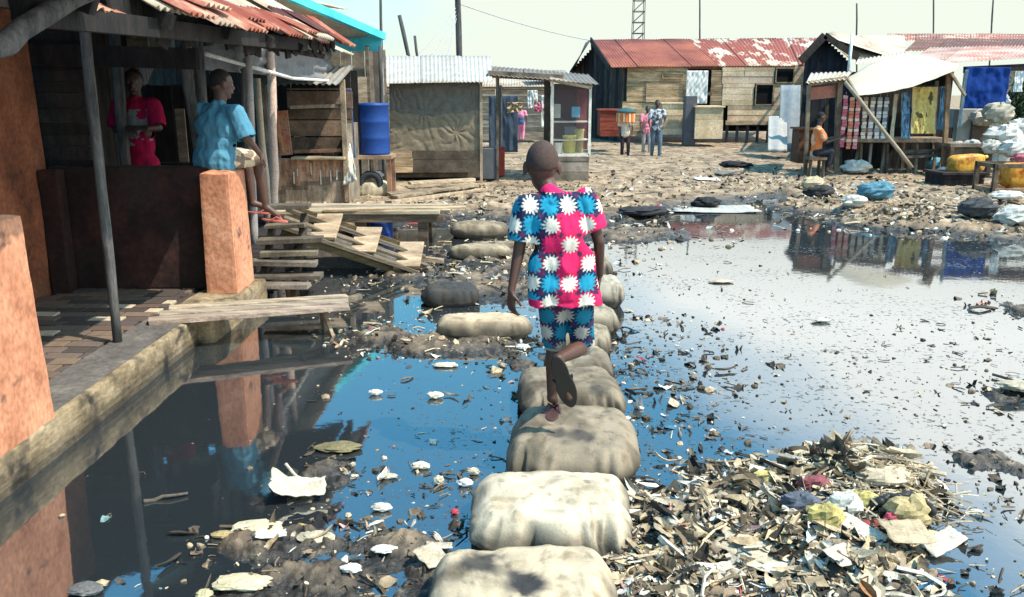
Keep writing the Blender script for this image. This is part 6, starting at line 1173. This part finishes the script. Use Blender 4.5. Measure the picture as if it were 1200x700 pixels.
crumple(1036, 545, .2, .24, .14, .07, (.62, .50, .35), 'straw_clump', 'pale tan fibrous clump topping the near rubbish heap', 'straw', hp)
# curved black piece with pale yellow content
g = G(1058, 600, .1); h = float(H(g.x, g.y)); m = MB()
for k in range(14): a0, a1 = PI*.05+PI*.95*k/14, PI*.05+PI*.95*(k+1)/14; m.capsule((g.x-.13*math.cos(a0), g.y+.02, h+.02+.085*math.sin(a0)), (g.x-.13*math.cos(a1), g.y+.02+.01*math.sin(k*2), h+.02+.085*math.sin(a1)), .010+.008*math.sin(k*.6)**2, .011+.008*math.sin((k+1)*.6)**2, n=8, c_=(.02, .022, .022))
tag(m.build('black_hose', m_shine, smooth=True), 'curved black rubber strip arching over a yellow lump on the heap', 'rubber', hp)
crumple(1064, 603, .1, .17, .11, .13, (.56, .44, .22), 'yellow_lump', 'pale yellow lump under the curved black rubber strip', 'plastic', hp)
crumple(1044, 606, .1, .06, .05, .06, (.6, .10, .14), 'red_scrap', 'small red scrap left of the yellow lump on the heap', 'plastic', hp)
crumple(966, 607, .1, .15, .10, .11, (.52, .44, .16), 'yellow_bag', 'yellow green crumpled plastic bag on the heap front', 'bag', hp)
crumple(1012, 578, .15, .15, .08, .08, (.58, .50, .18), 'yellow_bag', 'small yellow bag above the white one on the heap', 'bag', hp)
crumple(990, 583, .15, .15, .09, .11, (.80, .79, .72), 'white_bag', 'crumpled white plastic bag in the heap middle', 'bag', hp)
crumple(893, 562, .1, .13, .07, .07, (.66, .54, .20), 'yellow_bag', 'dull yellow bag at the heap left shoulder', 'bag', hp)
crumple(955, 560, .15, .14, .08, .08, (.30, .09, .10), 'maroon_bag', 'dark maroon bag near the heap top', 'bag', hp)
crumple(938, 590, .1, .16, .10, .09, (.12, .14, .18), 'dark_bag', 'dark bluish bag left of the white bag on the heap', 'bag', hp)
crumple(918, 545, .12, .16, .08, .07, (.62, .58, .50), 'beige_bag', 'beige crumpled bag at the back left of the heap', 'bag', hp)
flap(1060, 640, .03, .20, .13, (.44, .36, .24), 'cardboard_flap', 'tan flat flap at the front right of the heap', 'cardboard', .2, (.25, .1), hp)
flap(1105, 632, .05, .18, .09, (.58, .54, .45), 'cardboard_flap', 'long white flap pointing right at the heap edge', 'cardboard', .45, (.2, -.2), hp)
flap(870, 645, .03, .20, .13, (.50, .42, .30), 'cardboard_flap', 'brown torn flap in front of the heap, left of centre', 'cardboard', -.5, (.2, .1), hp)
flap(895, 660, .02, .20, .12, (.60, .53, .41), 'cardboard_flap', 'pale torn flap lying below the brown flap', 'cardboard', -.3, (.15, .1), hp)
flap(1015, 690, .02, .13, .06, (.62, .54, .38), 'cardboard_flap', 'small yellowish flap near the bottom edge under the heap', 'cardboard', .1, (.1, .1), hp)
flap(985, 670, .02, .18, .10, (.58, .50, .38), 'cardboard_flap', 'tan flap low in front of the heap centre', 'cardboard', .7, (.3, .2), hp)
flap(752, 615, .02, .11, .08, (.74, .70, .60), 'cardboard_flap', 'white flap just right of the nearest sandbags', 'cardboard', .2, (.2, .1), hp)
flap(1010, 600, .15, .20, .07, (.70, .62, .48), 'bark_strip', 'long beige strip slanting on the heap beside the black rubber', 'strip', -.8, (.3, .2), hp)
flap(845, 603, .08, .22, .04, (.66, .60, .48), 'bark_strip', 'thin beige strip on the left flank of the heap', 'strip', 1.3, (.3, .2), hp)
flap(776, 640, .02, .16, .08, (.40, .33, .22), 'bark_strip', 'tan husk strip lying right of the nearest sandbag', 'strip', 1.4, (.4, .3), hp)
flap(783, 628, .02, .10, .10, (.46, .39, .28), 'cardboard_flap', 'brown flap behind the tan husk strip', 'cardboard', .9, (.5, .1), hp)
flap(738, 594, .02, .07, .06, (.6, .54, .42), 'cardboard_flap', 'small tan flap touching the white sandbag right side', 'cardboard', .9, (.3, .1), hp)
flap(505, 658, .03, .12, .11, (.48, .41, .30), 'cardboard_flap', 'square cream flap left of the nearest sandbag', 'cardboard', .9, (.35, .1), lf)
flap(515, 648, .02, .10, .04, (.52, .46, .36), 'cardboard_flap', 'thin beige flap behind the square cream one', 'cardboard', .1, (.1, .1), lf)
crumple(303, 622, .0, .20, .11, .07, (.66, .60, .40), 'cream_bag', 'cream yellow crumpled bag in the dark water, lower left', 'bag', lf)
crumple(262, 627, .0, .10, .05, .035, (.50, .38, .18), 'brown_wrapper', 'small brown wrapper left of the cream yellow bag', 'wrapper', lf)
flap(318, 636, .0, .12, .05, (.74, .70, .58), 'white_flap', 'white strip just below the cream yellow bag', 'strip', .3, (.1, .1), lf)
flap(348, 582, .0, .24, .12, (.60, .54, .42), 'curled_sheet', 'pale curled sheet rising from the dark water, lower left', 'sheet', .25, (.3, .25), lf, .9); g = G(350, 567, .01); m = MB(); m.rod((g.x-.06, g.y+.02, .10), (g.x+.05, g.y-.05, .01), .008, .006, c_=(.5, .44, .34), wob=.004); tag(m.build('pale_stick', m_litter), 'pale stick leaning on the curled sheet, lower left', 'stick', lf)
crumple(352, 576, .0, .11, .08, .06, (.60, .54, .42), 'tan_lump', 'tan lump right beside the pale curled sheet', 'rubbish', lf)
crumple(398, 525, .0, .22, .12, .05, (.22, .19, .10), 'moss_clump', 'olive brown weedy clump at the edge of the porch reflection', 'weed', lf)
crumple(370, 633, .0, .15, .09, .05, (.56, .50, .36), 'cream_bag', 'dull cream bag right of the cream yellow bag', 'bag', lf)
crumple(285, 688, .0, .22, .10, .06, (.66, .58, .38), 'cream_bag', 'cream bag cut by the bottom edge at lower left', 'bag', lf)
crumple(240, 697, .0, .06, .05, .04, (.55, .5, .3), 'yellow_scrap', 'small yellow scrap at the bottom edge, left of the cream bag', 'plastic', lf)
crumple(412, 671, .0, .08, .05, .05, (.80, .79, .74), 'white_cup', 'small white tub fragment in the lower left sludge', 'plastic', lf)
crumple(100, 692, .0, .12, .08, .05, (.15, .15, .15), 'dark_lump', 'dark grey lump at the bottom left in clear dark water', 'rubbish', lf)
g = G(197, 587); m = MB(); m.rod((g.x-.10, g.y-.02, .008), (g.x+.07, g.y+.05, .012), .009, .006, c_=(.10, .085, .07), wob=.006); tag(m.build('floating_twig', m_litter), 'dark twig floating in the porch reflection', 'twig', lf)
crumple(447, 596, .0, .09, .05, .05, (.70, .66, .56), 'white_scrap', 'cream scrap floating left of the white sandbag', 'scrap', fl)
crumple(493, 547, .0, .09, .05, .05, (.74, .66, .52), 'white_scrap', 'pinkish cream scrap floating midway in the blue water', 'scrap', fl)
crumple(454, 558, .0, .09, .05, .03, (.60, .54, .42), 'white_scrap', 'tan scrap floating left of the pinkish cream one', 'scrap', fl)
crumple(514, 565, .0, .05, .05, .06, (.60, .55, .42), 'white_scrap', 'small upright beige scrap floating below the pinkish cream one', 'scrap', fl)
crumple(555, 554, .0, .06, .04, .05, (.66, .58, .44), 'white_scrap', 'small tan scrap nearest the white sandbag left corner', 'scrap', fl)
crumple(545, 567, .0, .07, .05, .05, (.80, .80, .77), 'white_scrap', 'bright white scrap left of the white sandbag corner', 'scrap', fl)
crumple(510, 465, .0, .09, .06, .06, (.80, .76, .60), 'white_scrap', 'round cream scrap floating in the open blue water', 'scrap', fl)
crumple(440, 461, .0, .08, .05, .05, (.78, .77, .72), 'white_scrap', 'white pointed scrap at the left of the open blue water', 'scrap', fl)
crumple(522, 428, .0, .16, .07, .04, (.72, .66, .52), 'white_scrap', 'cream scrap at the mud edge below the crosswise sandbag', 'scrap', fl)
crumple(612, 408, .0, .10, .06, .06, (.80, .79, .74), 'white_scrap', 'white scrap between the crosswise sandbag and the boy', 'scrap', fl)
crumple(533, 600, .0, .035, .03, .035, (.62, .08, .12), 'red_scrap', 'small bright red scrap floating left of the white sandbag', 'scrap', fl)
crumple(450, 650, .0, .10, .05, .04, (.8, .78, .7), 'white_scrap', 'white scrap in the sludge left of the square cream flap', 'scrap', lf)
# far bank pieces
bk = 'objects on the far bank'
crumple(1026, 238, .1, .55, .3, .26, (.10, .26, .35), 'blue_bag', 'light blue plastic bag at the water edge, right', 'bag', bk)
crumple(1100, 200, .1, .5, .3, .25, (.12, .38, .52), 'blue_bag', 'light blue plastic bag left of the yellow jerrycan', 'bag', bk); crumple(1108, 207, .1, .35, .25, .18, (.66, .70, .70), 'white_bag', 'white plastic bag under the blue one by the jerrycan', 'bag', bk)
crumple(1003, 204, .1, .6, .35, .26, (.70, .68, .62), 'white_bag', 'white rubbish bag pile in front of the sachet strips', 'bag', bk)
crumple(1180, 236, .1, .5, .3, .14, (.78, .76, .70), 'white_bag', 'flat white bag on the ground below the framed crate', 'bag', bk)
crumple(952, 222, .1, .4, .25, .22, (.55, .46, .30), 'tan_lump', 'tan lump left of the dark boulder at the bank', 'rubbish', bk)
crumple(960, 232, .1, .45, .3, .2, (.04, .04, .04), 'dark_lump', 'dark wet lump at the left end of the right bank', 'rubbish', bk)
crumple(1145, 258, .1, .5, .35, .26, (.07, .075, .08), 'dark_lump', 'dark grey round lump on the right bank near the edge', 'rubbish', bk)
crumple(1188, 262, .1, .5, .3, .24, (.60, .60, .55), 'white_bag', 'whitish bag heap at the right edge of the bank', 'bag', bk)
crumple(1000, 243, .1, .35, .25, .18, (.68, .64, .55), 'white_bag', 'cream bag just left of the light blue waterside bag', 'bag', bk)
crumple(755, 250, .08, .75, .4, .14, (.035, .035, .04), 'black_sheet', 'black crumpled sheet with a grey top on the near shore centre', 'sheet', bk); flap(765, 244, .1, .55, .3, (.42, .42, .40), 'grey_sheet', 'grey flat sheet resting on the black crumpled sheet', 'sheet', .1, (.1, .05), bk)
crumple(828, 240, .05, .42, .3, .16, (.02, .022, .025), 'black_lump', 'black lump sitting on white residue at the shore', 'rubbish', bk)
flap(835, 243, .04, 1.3, .8, (.45, .44, .40), 'white_sheet', 'wide white flattened sheet beneath the black lump at the shore', 'sheet', 0, (.0, .0), bk, .05)
crumple(862, 197, .1, .75, .3, .15, (.02, .02, .025), 'black_lump', 'black rubber heap lying in the middle of the yard', 'rubbish', bk); crumple(852, 206, .1, .5, .3, .1, (.2, .2, .18), 'grey_lump', 'grey lump just before the black rubber heap in the yard', 'rubbish', bk)
flap(828, 212, .1, .5, .35, (.70, .70, .68), 'white_sheet', 'small white sheet on the yard left of the grey lump', 'sheet', 0, (.05, .05), bk, .1)
crumple(440, 213, .2, .5, .3, .25, (.12, .13, .15), 'dark_bag', 'dark blue and white bag heap under the barrel stand', 'bag', bk)
crumple(962, 376, .0, .14, .07, .05, (.66, .62, .52), 'white_scrap', 'pale scrap floating alone in the pale water on the right', 'scrap', bk)
crumple(845, 330, .0, .22, .1, .04, (.62, .50, .38), 'white_scrap', 'pinkish flat scrap floating in the middle of the pale water', 'scrap', bk)
crumple(1190, 460, .02, .22, .14, .05, (.52, .46, .34), 'tan_lump', 'tan flat lump at the right edge on a mud islet', 'rubbish', bk)
